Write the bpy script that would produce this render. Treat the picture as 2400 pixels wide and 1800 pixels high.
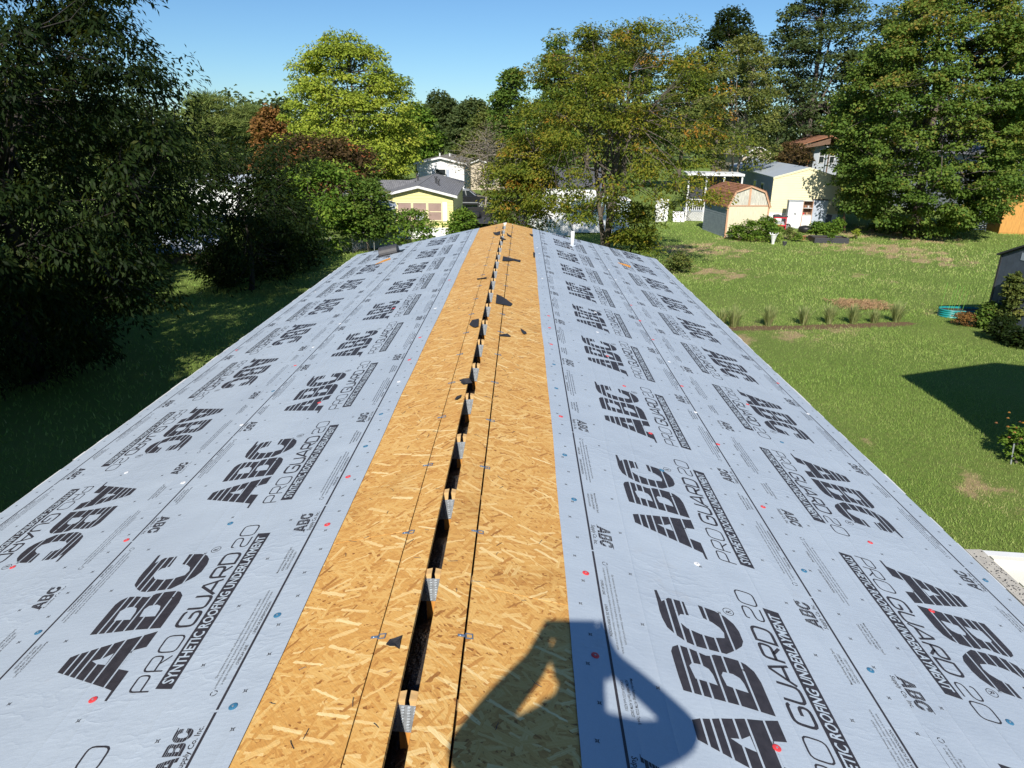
import bpy, bmesh, math, random
import numpy as np
from mathutils import Vector, Matrix

for o in list(bpy.data.objects):
    bpy.data.objects.remove(o)
R = math.radians
SC = bpy.context.scene
COL = SC.collection

# ------------------------------------------------------------------ camera, sky, sun, exposure
CAM = Vector((0.282, 0.0, 1.4933))
F_PX, PITCH, YAW, ROLL = 1630.0, R(19.785), R(0.643), R(0.677)      # focal length in pixels of a 2400 px wide frame
_f = Vector((-math.sin(YAW) * math.cos(PITCH), math.cos(YAW) * math.cos(PITCH), -math.sin(PITCH)))
_r = Vector((math.cos(YAW), math.sin(YAW), 0)); _u = _r.cross(_f)
_r, _u = _r * math.cos(ROLL) + _u * math.sin(ROLL), _u * math.cos(ROLL) - _r * math.sin(ROLL)
cd = bpy.data.cameras.new('camera'); cam = bpy.data.objects.new('camera', cd); COL.objects.link(cam)
cam.matrix_world = Matrix(((_r.x, _u.x, -_f.x, CAM.x), (_r.y, _u.y, -_f.y, CAM.y), (_r.z, _u.z, -_f.z, CAM.z), (0, 0, 0, 1)))
cd.sensor_width = 36.0; cd.lens = F_PX * 36.0 / 2400.0; cd.clip_start = 0.03; cd.clip_end = 6000
SC.camera = cam

SUN_EL, SUN_AZ = R(38.2), R(5.8)          # light travels towards +Y and a little towards +X
w = bpy.data.worlds.new('World'); SC.world = w; w.use_nodes = True
wn = w.node_tree.nodes; wl = w.node_tree.links
sky = wn.new('ShaderNodeTexSky'); sky.sky_type = 'NISHITA'; sky.sun_disc = False
sky.sun_elevation = SUN_EL; sky.sun_rotation = math.pi + SUN_AZ
sky.air_density = 1.0; sky.dust_density = 0.05; sky.ozone_density = 3.0; sky.altitude = 0
tn = wn.new('ShaderNodeMix'); tn.data_type = 'RGBA'; tn.blend_type = 'MULTIPLY'; tn.inputs[0].default_value = 1.0; tn.inputs[7].default_value = (0.69, 0.95, 1.17, 1)   # clear deep blue air
wl.new(sky.outputs[0], tn.inputs[6]); wl.new(tn.outputs[2], wn['Background'].inputs[0]); wn['Background'].inputs[1].default_value = 0.073
sl = bpy.data.lights.new('sun', 'SUN'); sl.energy = 5.0; sl.angle = R(0.53); sl.color = (1.0, 0.945, 0.86)
sun = bpy.data.objects.new('sun', sl); COL.objects.link(sun)
SUN_DIR = Vector((math.sin(SUN_AZ) * math.cos(SUN_EL), math.cos(SUN_AZ) * math.cos(SUN_EL), -math.sin(SUN_EL)))
sun.rotation_euler = SUN_DIR.to_track_quat('-Z', 'Y').to_euler(); sun.location = (-3, -20, 25)
SC.view_settings.view_transform = 'Standard'; SC.view_settings.look = 'None'
SC.view_settings.exposure = 0.35; SC.view_settings.gamma = 1.0; SC.view_settings.use_curve_mapping = False
SC.cycles.max_bounces = 6; SC.cycles.transparent_max_bounces = 6

# ------------------------------------------------------------------ helpers
def ray(u, v): return _f + _r * ((u - 1200) / F_PX) - _u * ((v - 900) / F_PX)
def at(u, v, Y):                       # the point seen at photo pixel (u, v), Y metres down the yard
    d = ray(u, v); return CAM + d * (Y / d.y)
def gz(x, y): return -4.2 - 0.8 * min(max((y - 18) / 27, 0), 1)
def on_ground(u, v):
    z = -4.5; d = ray(u, v)
    for i in range(30):
        p = CAM + d * ((z - CAM.z) / d.z); z = 0.5 * z + 0.5 * gz(p.x, p.y)
    return Vector((p.x, p.y, gz(p.x, p.y)))
SLOPE = R(12.75); CS, SN = math.cos(SLOPE), math.sin(SLOPE)
def roof_pt(y, s, h=0.0):              # y along the ridge, s signed distance down the slope, h above the deck
    sg = 1 if s >= 0 else -1
    return Vector((s * CS + sg * SN * h, y, -abs(s) * SN + CS * h))
def roof_hit(u, v, h=0.0):             # photo pixel -> (y, s)
    d = ray(u, v)
    for sg in (1, -1):
        n = Vector((sg * SN, 0, CS)); p = CAM + d * ((h - CAM.dot(n)) / d.dot(n))
        if p.x * sg > 0: return p.y, sg * math.hypot(p.x, p.z)
    return p.y, 0.0

def tag(o, label=None, cat=None, group=None, kind=None):
    if label: o['label'] = label
    if cat: o['category'] = cat
    if group: o['group'] = group
    if kind: o['kind'] = kind
    return o
def thing(name, label, cat, loc=(0, 0, 0), rz=0.0, group=None):
    o = bpy.data.objects.new(name, None); COL.objects.link(o); o.location = loc; o.rotation_euler = (0, 0, rz)
    o.empty_display_size = 0.2
    return tag(o, label, cat, group)
def link(name, me, parent=None, mat=None):
    o = bpy.data.objects.new(name, me); COL.objects.link(o)
    if parent is not None: o.parent = parent
    if mat is not None and len(me.materials) == 0: me.materials.append(mat)
    return o

class MB:
    def __init__(s): s.v = []; s.f = []; s.m = []; s.mi = 0
    def poly(s, pts):
        b = len(s.v); s.v += [tuple(p) for p in pts]; s.f.append(tuple(range(b, b + len(pts)))); s.m.append(s.mi); return s
    def face(s, idx): s.f.append(tuple(idx)); s.m.append(s.mi)
    def box(s, x0, x1, y0, y1, z0, z1, M=None):
        b = len(s.v)
        P = [(x, y, z) for z in (z0, z1) for x, y in ((x0, y0), (x1, y0), (x1, y1), (x0, y1))]
        s.v += [tuple(M @ Vector(p)) if M else p for p in P]
        for q in ((3, 2, 1, 0), (4, 5, 6, 7), (0, 1, 5, 4), (1, 2, 6, 5), (2, 3, 7, 6), (3, 0, 4, 7)): s.face([b + i for i in q])
        return s
    def prism(s, pts, ax, a0, a1, M=None):           # closed outline pts (2D) swept along axis ax from a0 to a1
        b = len(s.v); n = len(pts)
        def mk(p, a):
            q = {'x': (a, p[0], p[1]), 'y': (p[0], a, p[1]), 'z': (p[0], p[1], a)}[ax]
            return tuple(M @ Vector(q)) if M else q
        s.v += [mk(p, a0) for p in pts] + [mk(p, a1) for p in pts]
        s.face([b + i for i in range(n)][::-1]); s.face([b + n + i for i in range(n)])
        for i in range(n):
            j = (i + 1) % n; s.face((b + i, b + j, b + n + j, b + n + i))
        return s
    def tube(s, pts, rad, n=6, cap=True):
        pts = [Vector(p) for p in pts]
        if not hasattr(rad, '__len__'): rad = [rad] * len(pts)
        b = len(s.v); up = Vector((0.3, 0.9, 0.31))
        for i, p in enumerate(pts):
            t = (pts[min(i + 1, len(pts) - 1)] - pts[max(i - 1, 0)]).normalized()
            a = t.cross(up)
            if a.length < 0.05: a = t.cross(Vector((1, 0, 0)))
            a.normalize(); c = t.cross(a)
            for k in range(n):
                an = 2 * math.pi * k / n; q = p + (a * math.cos(an) + c * math.sin(an)) * rad[i]; s.v.append(tuple(q))
        for i in range(len(pts) - 1):
            for k in range(n):
                k2 = (k + 1) % n; s.face((b + i * n + k, b + i * n + k2, b + (i + 1) * n + k2, b + (i + 1) * n + k))
        if cap:
            s.face([b + k for k in range(n)][::-1]); s.face([b + (len(pts) - 1) * n + k for k in range(n)])
        return s
    def lathe(s, prof, c=(0, 0, 0), n=16):           # prof: (radius, z)
        b = len(s.v)
        for r_, z in prof:
            for k in range(n):
                a = 2 * math.pi * k / n; s.v.append((c[0] + r_ * math.cos(a), c[1] + r_ * math.sin(a), c[2] + z))
        for i in range(len(prof) - 1):
            for k in range(n):
                k2 = (k + 1) % n; s.face((b + i * n + k, b + i * n + k2, b + (i + 1) * n + k2, b + (i + 1) * n + k))
        s.face([b + k for k in range(n)][::-1]); s.face([b + (len(prof) - 1) * n + k for k in range(n)])
        return s
    def build(s, name, mat, parent=None, smooth=False, bevel=0.0):
        me = bpy.data.meshes.new(name); me.from_pydata(s.v, [], s.f)
        mats = mat if isinstance(mat, (list, tuple)) else [mat]
        for m in mats: me.materials.append(m)
        if len(mats) > 1: me.polygons.foreach_set('material_index', s.m)
        me.update()
        bm = bmesh.new(); bm.from_mesh(me); bmesh.ops.recalc_face_normals(bm, faces=bm.faces)
        if bevel: bmesh.ops.bevel(bm, geom=list(bm.edges), offset=bevel, segments=1, affect='EDGES', clamp_overlap=True)
        bm.to_mesh(me); bm.free()
        if smooth: me.polygons.foreach_set('use_smooth', [True] * len(me.polygons))
        return link(name, me, parent)

def np_mesh(name, verts, faces, mat, attrs=None):
    """verts (n,3), faces (m,k) arrays of one polygon size; attrs: name -> per-face float array"""
    me = bpy.data.meshes.new(name); k = faces.shape[1]
    me.vertices.add(len(verts)); me.vertices.foreach_set('co', np.ascontiguousarray(verts, dtype=np.float32).ravel())
    me.loops.add(faces.size); me.loops.foreach_set('vertex_index', np.ascontiguousarray(faces, dtype=np.int32).ravel())
    me.polygons.add(len(faces)); me.polygons.foreach_set('loop_start', np.arange(0, faces.size, k, dtype=np.int32))
    me.update(calc_edges=True)
    for a, val in (attrs or {}).items():
        at_ = me.attributes.new(a, 'FLOAT', 'FACE'); at_.data.foreach_set('value', np.ascontiguousarray(val, dtype=np.float32))
    if mat: me.materials.append(mat)
    return me

# ------------------------------------------------------------------ materials
class G:
    def __init__(s, name):
        s.m = bpy.data.materials.new(name); s.m.use_nodes = True; s.t = s.m.node_tree; s.b = s.t.nodes['Principled BSDF']; s.out = s.t.nodes['Material Output']
    def n(s, typ, ins=None, **kw):
        nd = s.t.nodes.new('ShaderNode' + typ)
        for k, v in kw.items(): setattr(nd, k, v)
        for k, v in (ins or {}).items(): s.set(nd.inputs[k], v)
        return nd
    def set(s, inp, v):
        if isinstance(v, bpy.types.NodeSocket): s.t.links.new(v, inp)
        elif isinstance(v, bpy.types.Node): s.t.links.new(v.outputs[0], inp)
        else: inp.default_value = (*v, 1) if (hasattr(v, '__len__') and len(v) == 3 and inp.type == 'RGBA') else v
    def math(s, op, a, b=0.0, clamp=False):
        nd = s.n('Math', {0: a, 1: b}, operation=op); nd.use_clamp = clamp; return nd.outputs[0]
    def mix(s, f, a, b, blend='MIX'):
        nd = s.n('Mix', data_type='RGBA', blend_type=blend); s.set(nd.inputs[0], f); s.set(nd.inputs[6], a); s.set(nd.inputs[7], b); return nd.outputs[2]
    def ramp(s, f, stops):
        nd = s.n('ValToRGB', {0: f}); e = nd.color_ramp.elements
        while len(e) < len(stops): e.new(0.5)
        for i, (p, c) in enumerate(stops): e[i].position = p; e[i].color = (*c, 1)
        return nd.outputs[0]
    def noise(s, vec, scale, detail=3, rough=0.55, out=0):
        nd = s.n('TexNoise', {'Scale': scale, 'Detail': detail, 'Roughness': rough})
        if vec is not None: s.set(nd.inputs['Vector'], vec)
        return nd.outputs[out]
    def obj(s): return s.n('TexCoord').outputs['Object']
    def bump(s, h, strength=0.3, dist=0.01):
        nd = s.n('Bump', {'Strength': strength, 'Distance': dist, 'Height': h}); s.set(s.b.inputs['Normal'], nd.outputs[0]); return nd

def simple(name, col, rough=0.6, var=0.12, scale=6.0, metal=0.0, bump=0.0, bscale=60.0, spec=0.5, dirt=None):
    g = G(name); c = g.obj()
    lo = tuple(x * (1 - var) for x in col); hi = tuple(min(1, x * (1 + var)) for x in col)
    f = g.noise(c, scale, 4)
    col_ = g.ramp(f, [(0.3, lo), (0.7, hi)])
    if dirt:
        d = g.ramp(g.noise(c, scale * 0.35, 6, 0.7), [(0.5, (0, 0, 0)), (0.72, (1, 1, 1))])
        col_ = g.mix(g.math('MULTIPLY', d, dirt[1]), col_, dirt[0])
    g.set(g.b.inputs['Base Color'], col_)
    g.b.inputs['Roughness'].default_value = rough; g.b.inputs['Metallic'].default_value = metal
    g.b.inputs['Specular IOR Level'].default_value = spec
    if bump: g.bump(g.noise(c, bscale, 3), bump, 0.01)
    return g.m

def leaf_mat(name, stops, trans=0.35, rough=0.6):
    g = G(name); a = g.n('Attribute', attribute_name='tint').outputs['Fac']
    col = g.ramp(a, stops)
    g.set(g.b.inputs['Base Color'], col); g.b.inputs['Roughness'].default_value = rough
    g.b.inputs['Specular IOR Level'].default_value = 0.14
    tr = g.n('BsdfTranslucent', {'Color': g.mix(0.35, col, (0.32, 0.36, 0.04))})
    ms = g.n('MixShader', {0: trans, 1: g.b.outputs[0], 2: tr.outputs[0]})
    g.set(g.out.inputs['Surface'], ms.outputs[0])
    return g.m

def osb_mat():
    g = G('oriented_strand_board'); tc = g.n('TexCoord'); oi = g.n('ObjectInfo')
    base = g.n('VectorMath', {0: tc.outputs['Object'], 1: g.n('CombineXYZ', {0: g.math('MULTIPLY', oi.outputs['Random'], 37.0), 1: g.math('MULTIPLY', oi.outputs['Random'], 91.0)}).outputs[0]}, operation='ADD').outputs[0]
    vo = g.n('TexVoronoi', {'Vector': g.n('Mapping', {'Vector': base, 'Rotation': (0, 0, R(65)), 'Scale': (.07, .012, 1)}, vector_type='TEXTURE').outputs[0], 'Scale': 1.0}, voronoi_dimensions='2D')
    val = g.math('MULTIPLY', g.n('SeparateColor', {0: vo.outputs['Color']}).outputs[1], 0.55)
    def layer(ang, cl, cw, fill, seed, lo, hi):
        """one sparse layer of rectangular wood strands in jittered cells cl long and cw wide"""
        p = g.n('SeparateXYZ', {0: g.n('Mapping', {'Vector': base, 'Rotation': (0, 0, R(ang)), 'Scale': (cl, cw, 1), 'Location': (seed * 3.7, seed * 1.3, 0)}, vector_type='TEXTURE').outputs[0]})
        row = g.math('FLOOR', p.outputs[1]); shift = g.n('TexWhiteNoise', {'W': g.math('ADD', row, seed * 17.0)}, noise_dimensions='1D').outputs[0]
        px = g.math('ADD', p.outputs[0], g.math('MULTIPLY', shift, 7.0)); cell = g.math('FLOOR', px)
        rnd = g.n('SeparateColor', {0: g.n('TexWhiteNoise', {'Vector': g.n('CombineXYZ', {0: cell, 1: row, 2: seed}).outputs[0]}, noise_dimensions='3D').outputs[1]})
        lx = g.math('MULTIPLY', g.math('SUBTRACT', g.math('SUBTRACT', px, cell), 0.5), cl); ly = g.math('MULTIPLY', g.math('SUBTRACT', g.math('SUBTRACT', p.outputs[1], row), 0.5), cw)
        sl_ = g.math('MULTIPLY', g.math('SUBTRACT', rnd.outputs[2], 0.5), 0.42)
        yy = g.math('ADD', ly, g.math('MULTIPLY', lx, sl_))
        wob = g.math('MULTIPLY', g.math('SUBTRACT', g.noise(base, 42, 3), 0.5), 0.014)
        wid = g.math('MULTIPLY', g.math('ADD', 0.10, g.math('MULTIPLY', rnd.outputs[1], 0.24)), cw)
        m = g.math('LESS_THAN', g.math('ABSOLUTE', g.math('ADD', yy, wob)), wid)
        m = g.math('MULTIPLY', m, g.math('LESS_THAN', g.math('ABSOLUTE', g.math('ADD', lx, g.math('MULTIPLY', wob, 2.0))), cl * 0.46))
        m = g.math('MULTIPLY', m, g.math('LESS_THAN', rnd.outputs[0], fill))
        grain = g.noise(g.n('CombineXYZ', {0: g.math('MULTIPLY', lx, 9.0), 1: g.math('ADD', g.math('MULTIPLY', yy, 260.0), g.math('MULTIPLY', rnd.outputs[1], 50.0)), 2: rnd.outputs[0]}).outputs[0], 1.0, 2)
        v = g.math('ADD', g.math('ADD', lo, g.math('MULTIPLY', g.math('FRACT', g.math('MULTIPLY', rnd.outputs[1], 13.7)), hi - lo)), g.math('MULTIPLY', g.math('SUBTRACT', grain, 0.5), 0.45))
        return m, v
    for k, (ang, cl, cw, fill, lo, hi) in enumerate(((12, .10, .026, .9, .30, .62), (-38, .11, .028, .9, .25, .62), (58, .10, .024, .9, .28, .66), (100, .11, .028, .85, .28, .66), (-72, .10, .022, .8, .32, .68), (33, .12, .026, .65, .38, .72), (82, .13, .028, .5, .40, .80), (-20, .10, .030, .36, .36, .74), (140, .08, .022, .08, .10, .30), (118, .10, .030, .24, .42, .84), (62, .12, .028, .17, .50, .95))):
        m, v = layer(ang, cl, cw, fill, k + 1.0, lo, hi)
        val = g.n('Mix', {0: m, 2: val, 3: v}, data_type='FLOAT').outputs[0]
    col = g.ramp(val, [(0.05, (0.30, 0.125, 0.03)), (0.28, (0.51, 0.24, 0.06)), (0.48, (0.635, 0.34, 0.09)), (0.68, (0.71, 0.435, 0.14)), (0.98, (0.87, 0.67, 0.33))])
    knots = g.ramp(g.noise(base, 46, 2, 0.6), [(0.69, (1, 1, 1)), (0.76, (0.35, 0.22, 0.14))])
    col = g.mix(0.8, col, knots, 'MULTIPLY')
    stain = g.ramp(g.noise(base, 1.7, 4, 0.6), [(0.58, (1, 1, 1)), (0.78, (0.72, 0.70, 0.68))])
    col = g.mix(0.85, col, stain, 'MULTIPLY')
    g.set(g.b.inputs['Base Color'], col); g.b.inputs['Roughness'].default_value = 0.6; g.b.inputs['Specular IOR Level'].default_value = 0.35
    g.bump(g.noise(g.n('Mapping', {'Vector': base, 'Rotation': (0, 0, R(40)), 'Scale': (.04, .008, 1)}, vector_type='TEXTURE').outputs[0], 1.0, 2), 0.4, 0.004)
    return g.m

def underlay_mat():
    g = G('underlayment_fabric'); c = g.n('TexCoord').outputs['Object']
    big = g.noise(c, 1.3, 4, 0.6); fine = g.noise(c, 420, 2, 0.6)
    fib = g.noise(g.n('Mapping', {'Vector': c, 'Scale': (60, 420, 60)}).outputs[0], 1.0, 3, 0.6)
    col = g.ramp(big, [(0.30, (0.388, 0.447, 0.510)), (0.72, (0.448, 0.512, 0.574))])
    col = g.mix(0.55, col, g.ramp(fine, [(0.35, (0.86, 0.86, 0.86)), (0.65, (1.08, 1.08, 1.08))]), 'MULTIPLY')
    scuff = g.ramp(g.noise(g.n('Mapping', {'Vector': c, 'Scale': (3, 2, 3)}).outputs[0], 2.2, 7, 0.75), [(0.60, (0, 0, 0)), (0.74, (1, 1, 1))])
    col = g.mix(g.math('MULTIPLY', scuff, 0.22), col, (0.50, 0.55, 0.62))
    dust = g.ramp(g.noise(c, 3.3, 6, 0.75), [(0.62, (0, 0, 0)), (0.78, (1, 1, 1))])
    col = g.mix(g.math('MULTIPLY', dust, 0.30), col, (0.36, 0.34, 0.32))
    g.set(g.b.inputs['Base Color'], col); g.b.inputs['Roughness'].default_value = 0.5; g.b.inputs['Specular IOR Level'].default_value = 0.45
    def ridge(vec, scale, det, pw):
        n_ = g.noise(vec, scale, det, 0.5); return g.math('POWER', g.math('SUBTRACT', 1.0, g.math('ABSOLUTE', g.math('MULTIPLY', g.math('SUBTRACT', n_, 0.5), 4.0)), clamp=True), pw)
    folds = ridge(g.n('Mapping', {'Vector': c, 'Scale': (5.5, 0.16, 1)}).outputs[0], 1.0, 1, 9.0)
    puck = ridge(g.n('Mapping', {'Vector': c, 'Rotation': (0, 0, R(35)), 'Scale': (6, 11, 1)}).outputs[0], 1.0, 3, 5.0)
    mask = g.ramp(g.noise(c, 1.6, 2), [(0.45, (0, 0, 0)), (0.65, (1, 1, 1))])
    soft = g.noise(c, 2.4, 2, 0.5); tiny = g.noise(g.n('Mapping', {'Vector': c, 'Scale': (30, 75, 1)}).outputs[0], 1.0, 2)
    h = g.math('ADD', g.math('ADD', g.math('MULTIPLY', folds, 0.10), g.math('MULTIPLY', g.math('MULTIPLY', puck, mask), 0.065)), g.math('ADD', g.math('MULTIPLY', soft, 0.7), g.math('MULTIPLY', tiny, 0.05)))
    g.bump(h, 0.75, 0.022)
    return g.m

def lawn_mat():
    g = G('lawn_ground'); c = g.n('TexCoord').outputs['Object']
    dry = g.n('Attribute', attribute_name='dry').outputs['Fac']; bare = g.n('Attribute', attribute_name='bare').outputs['Fac']
    n1 = g.noise(c, 0.35, 5, 0.6); n2 = g.noise(c, 9, 5, 0.7); n3 = g.noise(c, 55, 3, 0.7)
    green = g.ramp(n1, [(0.3, (0.16, 0.25, 0.05)), (0.7, (0.21, 0.285, 0.07))])
    green = g.mix(g.ramp(n2, [(0.45, (0, 0, 0)), (0.7, (0.75, 0.75, 0.75))]), green, (0.21, 0.225, 0.075))
    d = g.math('ADD', dry, g.math('MULTIPLY', g.math('SUBTRACT', g.noise(c, 1.6, 8, 0.8), 0.5), 1.7))
    dm = g.ramp(d, [(0.36, (0, 0, 0)), (0.62, (1, 1, 1))])
    col = g.mix(dm, green, (0.46, 0.34, 0.19))
    bm_ = g.ramp(g.math('ADD', bare, g.math('MULTIPLY', g.math('SUBTRACT', n2, 0.5), 0.7)), [(0.4, (0, 0, 0)), (0.55, (1, 1, 1))])
    col = g.mix(bm_, col, (0.22, 0.145, 0.085))
    col = g.mix(0.55, col, g.ramp(n3, [(0.3, (0.55, 0.55, 0.5)), (0.65, (1.15, 1.15, 1.1))]), 'MULTIPLY')
    g.set(g.b.inputs['Base Color'], col); g.b.inputs['Roughness'].default_value = 0.95; g.b.inputs['Specular IOR Level'].default_value = 0.1
    g.bump(g.math('ADD', n3, n2), 0.9, 0.05)
    return g.m

def blade_mat():
    g = G('grass_blades'); t = g.n('Attribute', attribute_name='tint').outputs['Fac']
    col = g.ramp(t, [(0.0, (0.16, 0.28, 0.05)), (0.35, (0.29, 0.42, 0.09)), (0.6, (0.43, 0.50, 0.16)), (1.0, (0.68, 0.53, 0.31))])
    g.set(g.b.inputs['Base Color'], col); g.b.inputs['Roughness'].default_value = 0.6; g.b.inputs['Specular IOR Level'].default_value = 0.2
    tr = g.n('BsdfTranslucent', {'Color': col}); ms = g.n('MixShader', {0: 0.3, 1: g.b.outputs[0], 2: tr.outputs[0]})
    g.set(g.out.inputs['Surface'], ms.outputs[0]); return g.m

def shingle_mat(name, c0, c1, row=0.14):
    g = G(name); sx = g.n('SeparateXYZ', {0: g.n('TexCoord').outputs['Object']}); c = g.n('CombineXYZ', {0: sx.outputs[1], 1: sx.outputs[0]}).outputs[0]
    br = g.n('TexBrick', {'Vector': c, 'Color1': (*c0, 1), 'Color2': (*c1, 1), 'Mortar': (*[x * 0.45 for x in c0], 1), 'Scale': 1.0, 'Mortar Size': 0.012, 'Brick Width': 0.33, 'Row Height': row})
    col = g.mix(0.6, br.outputs[0], g.ramp(g.noise(c, 40, 3), [(0.3, (0.7, 0.7, 0.7)), (0.7, (1.2, 1.2, 1.2))]), 'MULTIPLY')
    g.set(g.b.inputs['Base Color'], col); g.b.inputs['Roughness'].default_value = 0.9; return g.m

def bark_mat(name, col):
    g = G(name); c = g.n('TexCoord').outputs['Object']
    f = g.noise(g.n('Mapping', {'Vector': c, 'Scale': (9, 9, 1.6)}).outputs[0], 2.0, 5, 0.65)
    g.set(g.b.inputs['Base Color'], g.ramp(f, [(0.3, tuple(x * 0.5 for x in col)), (0.7, tuple(x * 1.3 for x in col))]))
    g.b.inputs['Roughness'].default_value = 0.9; g.bump(f, 0.8, 0.03); return g.m

def wood_mat(name, col, stretch=(3, 3, 40), var=0.3):
    g = G(name); c = g.n('TexCoord').outputs['Object']
    f = g.noise(g.n('Mapping', {'Vector': c, 'Scale': stretch}).outputs[0], 1.0, 4, 0.6)
    g.set(g.b.inputs['Base Color'], g.ramp(f, [(0.3, tuple(x * (1 - var) for x in col)), (0.7, tuple(min(1, x * (1 + var)) for x in col))]))
    g.b.inputs['Roughness'].default_value = 0.75; g.bump(f, 0.25, 0.004); return g.m

M = {}
M['osb'] = osb_mat(); M['under'] = underlay_mat(); M['lawn'] = lawn_mat(); M['blade'] = blade_mat()
M['ink'] = simple('black_ink', (0.036, 0.032, 0.036), 0.55, 0.25, 30, bump=0.15, bscale=200)
M['ink_white'] = simple('unprinted_letters', (0.45, 0.52, 0.58), 0.5, 0.06, 20)
M['pine'] = wood_mat('pine_lumber', (0.62, 0.40, 0.17), (4, 60, 40), 0.2)
M['pine2'] = wood_mat('orange_pine', (0.60, 0.27, 0.055), (60, 60, 5), 0.25)
M['zinc'] = simple('galvanised_steel', (0.42, 0.45, 0.48), 0.5, 0.2, 60, metal=0.55)
M['clip'] = simple('blue_grey_steel_clip', (0.20, 0.27, 0.36), 0.4, 0.2, 80, metal=0.5)
M['poly'] = simple('black_plastic_film', (0.045, 0.038, 0.035), 0.30, 0.3, 12, bump=1.0, bscale=75, spec=1.0)
M['felt'] = simple('black_roofing_felt', (0.022, 0.022, 0.026), 0.75, 0.35, 50, bump=0.5, bscale=140)
M['nail_red'] = simple('red_plastic_cap', (0.70, 0.055, 0.06), 0.4, 0.08); M['nail_blue'] = simple('blue_plastic_cap', (0.045, 0.17, 0.29), 0.4, 0.1)
M['nail_white'] = simple('white_plastic_cap', (0.8, 0.8, 0.8), 0.4, 0.04)
M['white'] = simple('white_paint', (0.76, 0.76, 0.74), 0.5, 0.05, 3, dirt=((0.45, 0.42, 0.36), 0.25))
M['whitev'] = simple('white_vinyl', (0.80, 0.80, 0.79), 0.45, 0.04, 2)
M['cream'] = simple('cream_enamel', (0.84, 0.80, 0.67), 0.4, 0.04, 2, dirt=((0.5, 0.44, 0.33), 0.2))
M['gutter'] = simple('gritty_grey_gutter', (0.47, 0.44, 0.38), 0.8, 0.12, 20, bump=0.4, bscale=200, dirt=((0.2, 0.19, 0.18), 0.5))
M['yellow'] = simple('lemon_siding', (0.78, 0.70, 0.30), 0.5, 0.04, 2, dirt=((0.5, 0.44, 0.2), 0.2))
M['paleyellow'] = simple('pale_yellow_siding', (0.78, 0.71, 0.44), 0.5, 0.03, 2, dirt=((0.55, 0.5, 0.35), 0.2))
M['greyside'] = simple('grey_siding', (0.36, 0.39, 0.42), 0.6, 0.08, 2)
M['shingle'] = shingle_mat('grey_shingles', (0.17, 0.17, 0.18), (0.24, 0.24, 0.25))
M['shingle_tan'] = shingle_mat('tan_shingles', (0.20, 0.175, 0.14), (0.27, 0.24, 0.2))
M['shingle_red'] = shingle_mat('red_brown_shingles', (0.28, 0.115, 0.055), (0.36, 0.17, 0.09), 0.13)
M['metalroof'] = simple('pale_metal_roof', (0.52, 0.57, 0.62), 0.45, 0.06, 1.5, metal=0.2, dirt=((0.4, 0.4, 0.4), 0.3))
M['lit_creamroof'] = simple('lit_cream_metal_roof', (0.70, 0.66, 0.54), 0.5, 0.05, 1.5)  # same metal as the other slope, its sunlit tone put into the colour
M['darkroof'] = simple('charcoal_metal_roof', (0.10, 0.10, 0.115), 0.5, 0.1, 3)
M['glass'] = simple('window_glass', (0.02, 0.025, 0.03), 0.06, 0.1, spec=0.8)
M['blind'] = simple('rosy_window_blind', (0.34, 0.235, 0.20), 0.5, 0.1, 3)
M['trim_peach'] = simple('peach_trim', (0.56, 0.33, 0.20), 0.6, 0.1, 8)
M['shedwood'] = wood_mat('weathered_cream_plywood', (0.68, 0.60, 0.42), (26, 3, 2.2), 0.14)
M['shedworn'] = wood_mat('peeling_cream_plywood', (0.52, 0.50, 0.42), (30, 3, 2.5), 0.45)
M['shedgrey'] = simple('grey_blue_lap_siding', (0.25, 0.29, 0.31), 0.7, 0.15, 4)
M['orangewood'] = wood_mat('orange_stained_plywood', (0.56, 0.28, 0.07), (24, 3, 2), 0.25)
M['slate'] = simple('slate_blue_panel', (0.085, 0.105, 0.14), 0.6, 0.15, 4)
M['black'] = simple('black_plastic', (0.015, 0.015, 0.016), 0.45, 0.2, 20)
M['charcoal'] = simple('charcoal_grey', (0.05, 0.05, 0.055), 0.5, 0.2, 20)
M['red'] = simple('red_enamel', (0.62, 0.03, 0.05), 0.4, 0.1, 10); M['teal'] = simple('teal_enamel', (0.012, 0.24, 0.235), 0.4, 0.12, 8)
M['brown'] = simple('brown_timber', (0.15, 0.085, 0.05), 0.7, 0.25, 12); M['brownwall'] = simple('brown_siding', (0.19, 0.13, 0.10), 0.7, 0.15, 4)
M['soil'] = simple('dark_soil', (0.06, 0.04, 0.026), 0.95, 0.3, 25, bump=0.8, bscale=60); M['straw'] = simple('dry_straw', (0.44, 0.27, 0.13), 0.9, 0.3, 40)
M['terracotta'] = simple('terracotta', (0.42, 0.17, 0.09), 0.8, 0.15, 8)
M['rubber'] = simple('tyre_rubber', (0.02, 0.02, 0.02), 0.8, 0.2); M['chrome'] = simple('alloy', (0.55, 0.55, 0.56), 0.3, 0.1, metal=0.7)
M['carblack'] = simple('black_car_paint', (0.02, 0.021, 0.024), 0.18, 0.1, spec=0.7); M['silver'] = simple('silver_car_paint', (0.45, 0.47, 0.5), 0.25, 0.05, metal=0.5)
M['bark'] = bark_mat('grey_bark', (0.13, 0.105, 0.085)); M['bark_pale'] = bark_mat('pale_grey_bark', (0.30, 0.26, 0.21)); M['bark_dark'] = bark_mat('dark_bark', (0.045, 0.038, 0.032))
M['tarp'] = simple('pale_blue_tarp', (0.42, 0.47, 0.55), 0.6, 0.1, 2); M['tan'] = simple('tan_siding', (0.50, 0.42, 0.31), 0.6, 0.08, 3)
M['aqua'] = simple('pale_aqua_siding', (0.60, 0.74, 0.75), 0.5, 0.05, 3); M['rail'] = simple('bare_steel', (0.35, 0.36, 0.37), 0.5, 0.15, 30, metal=0.5)
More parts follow.
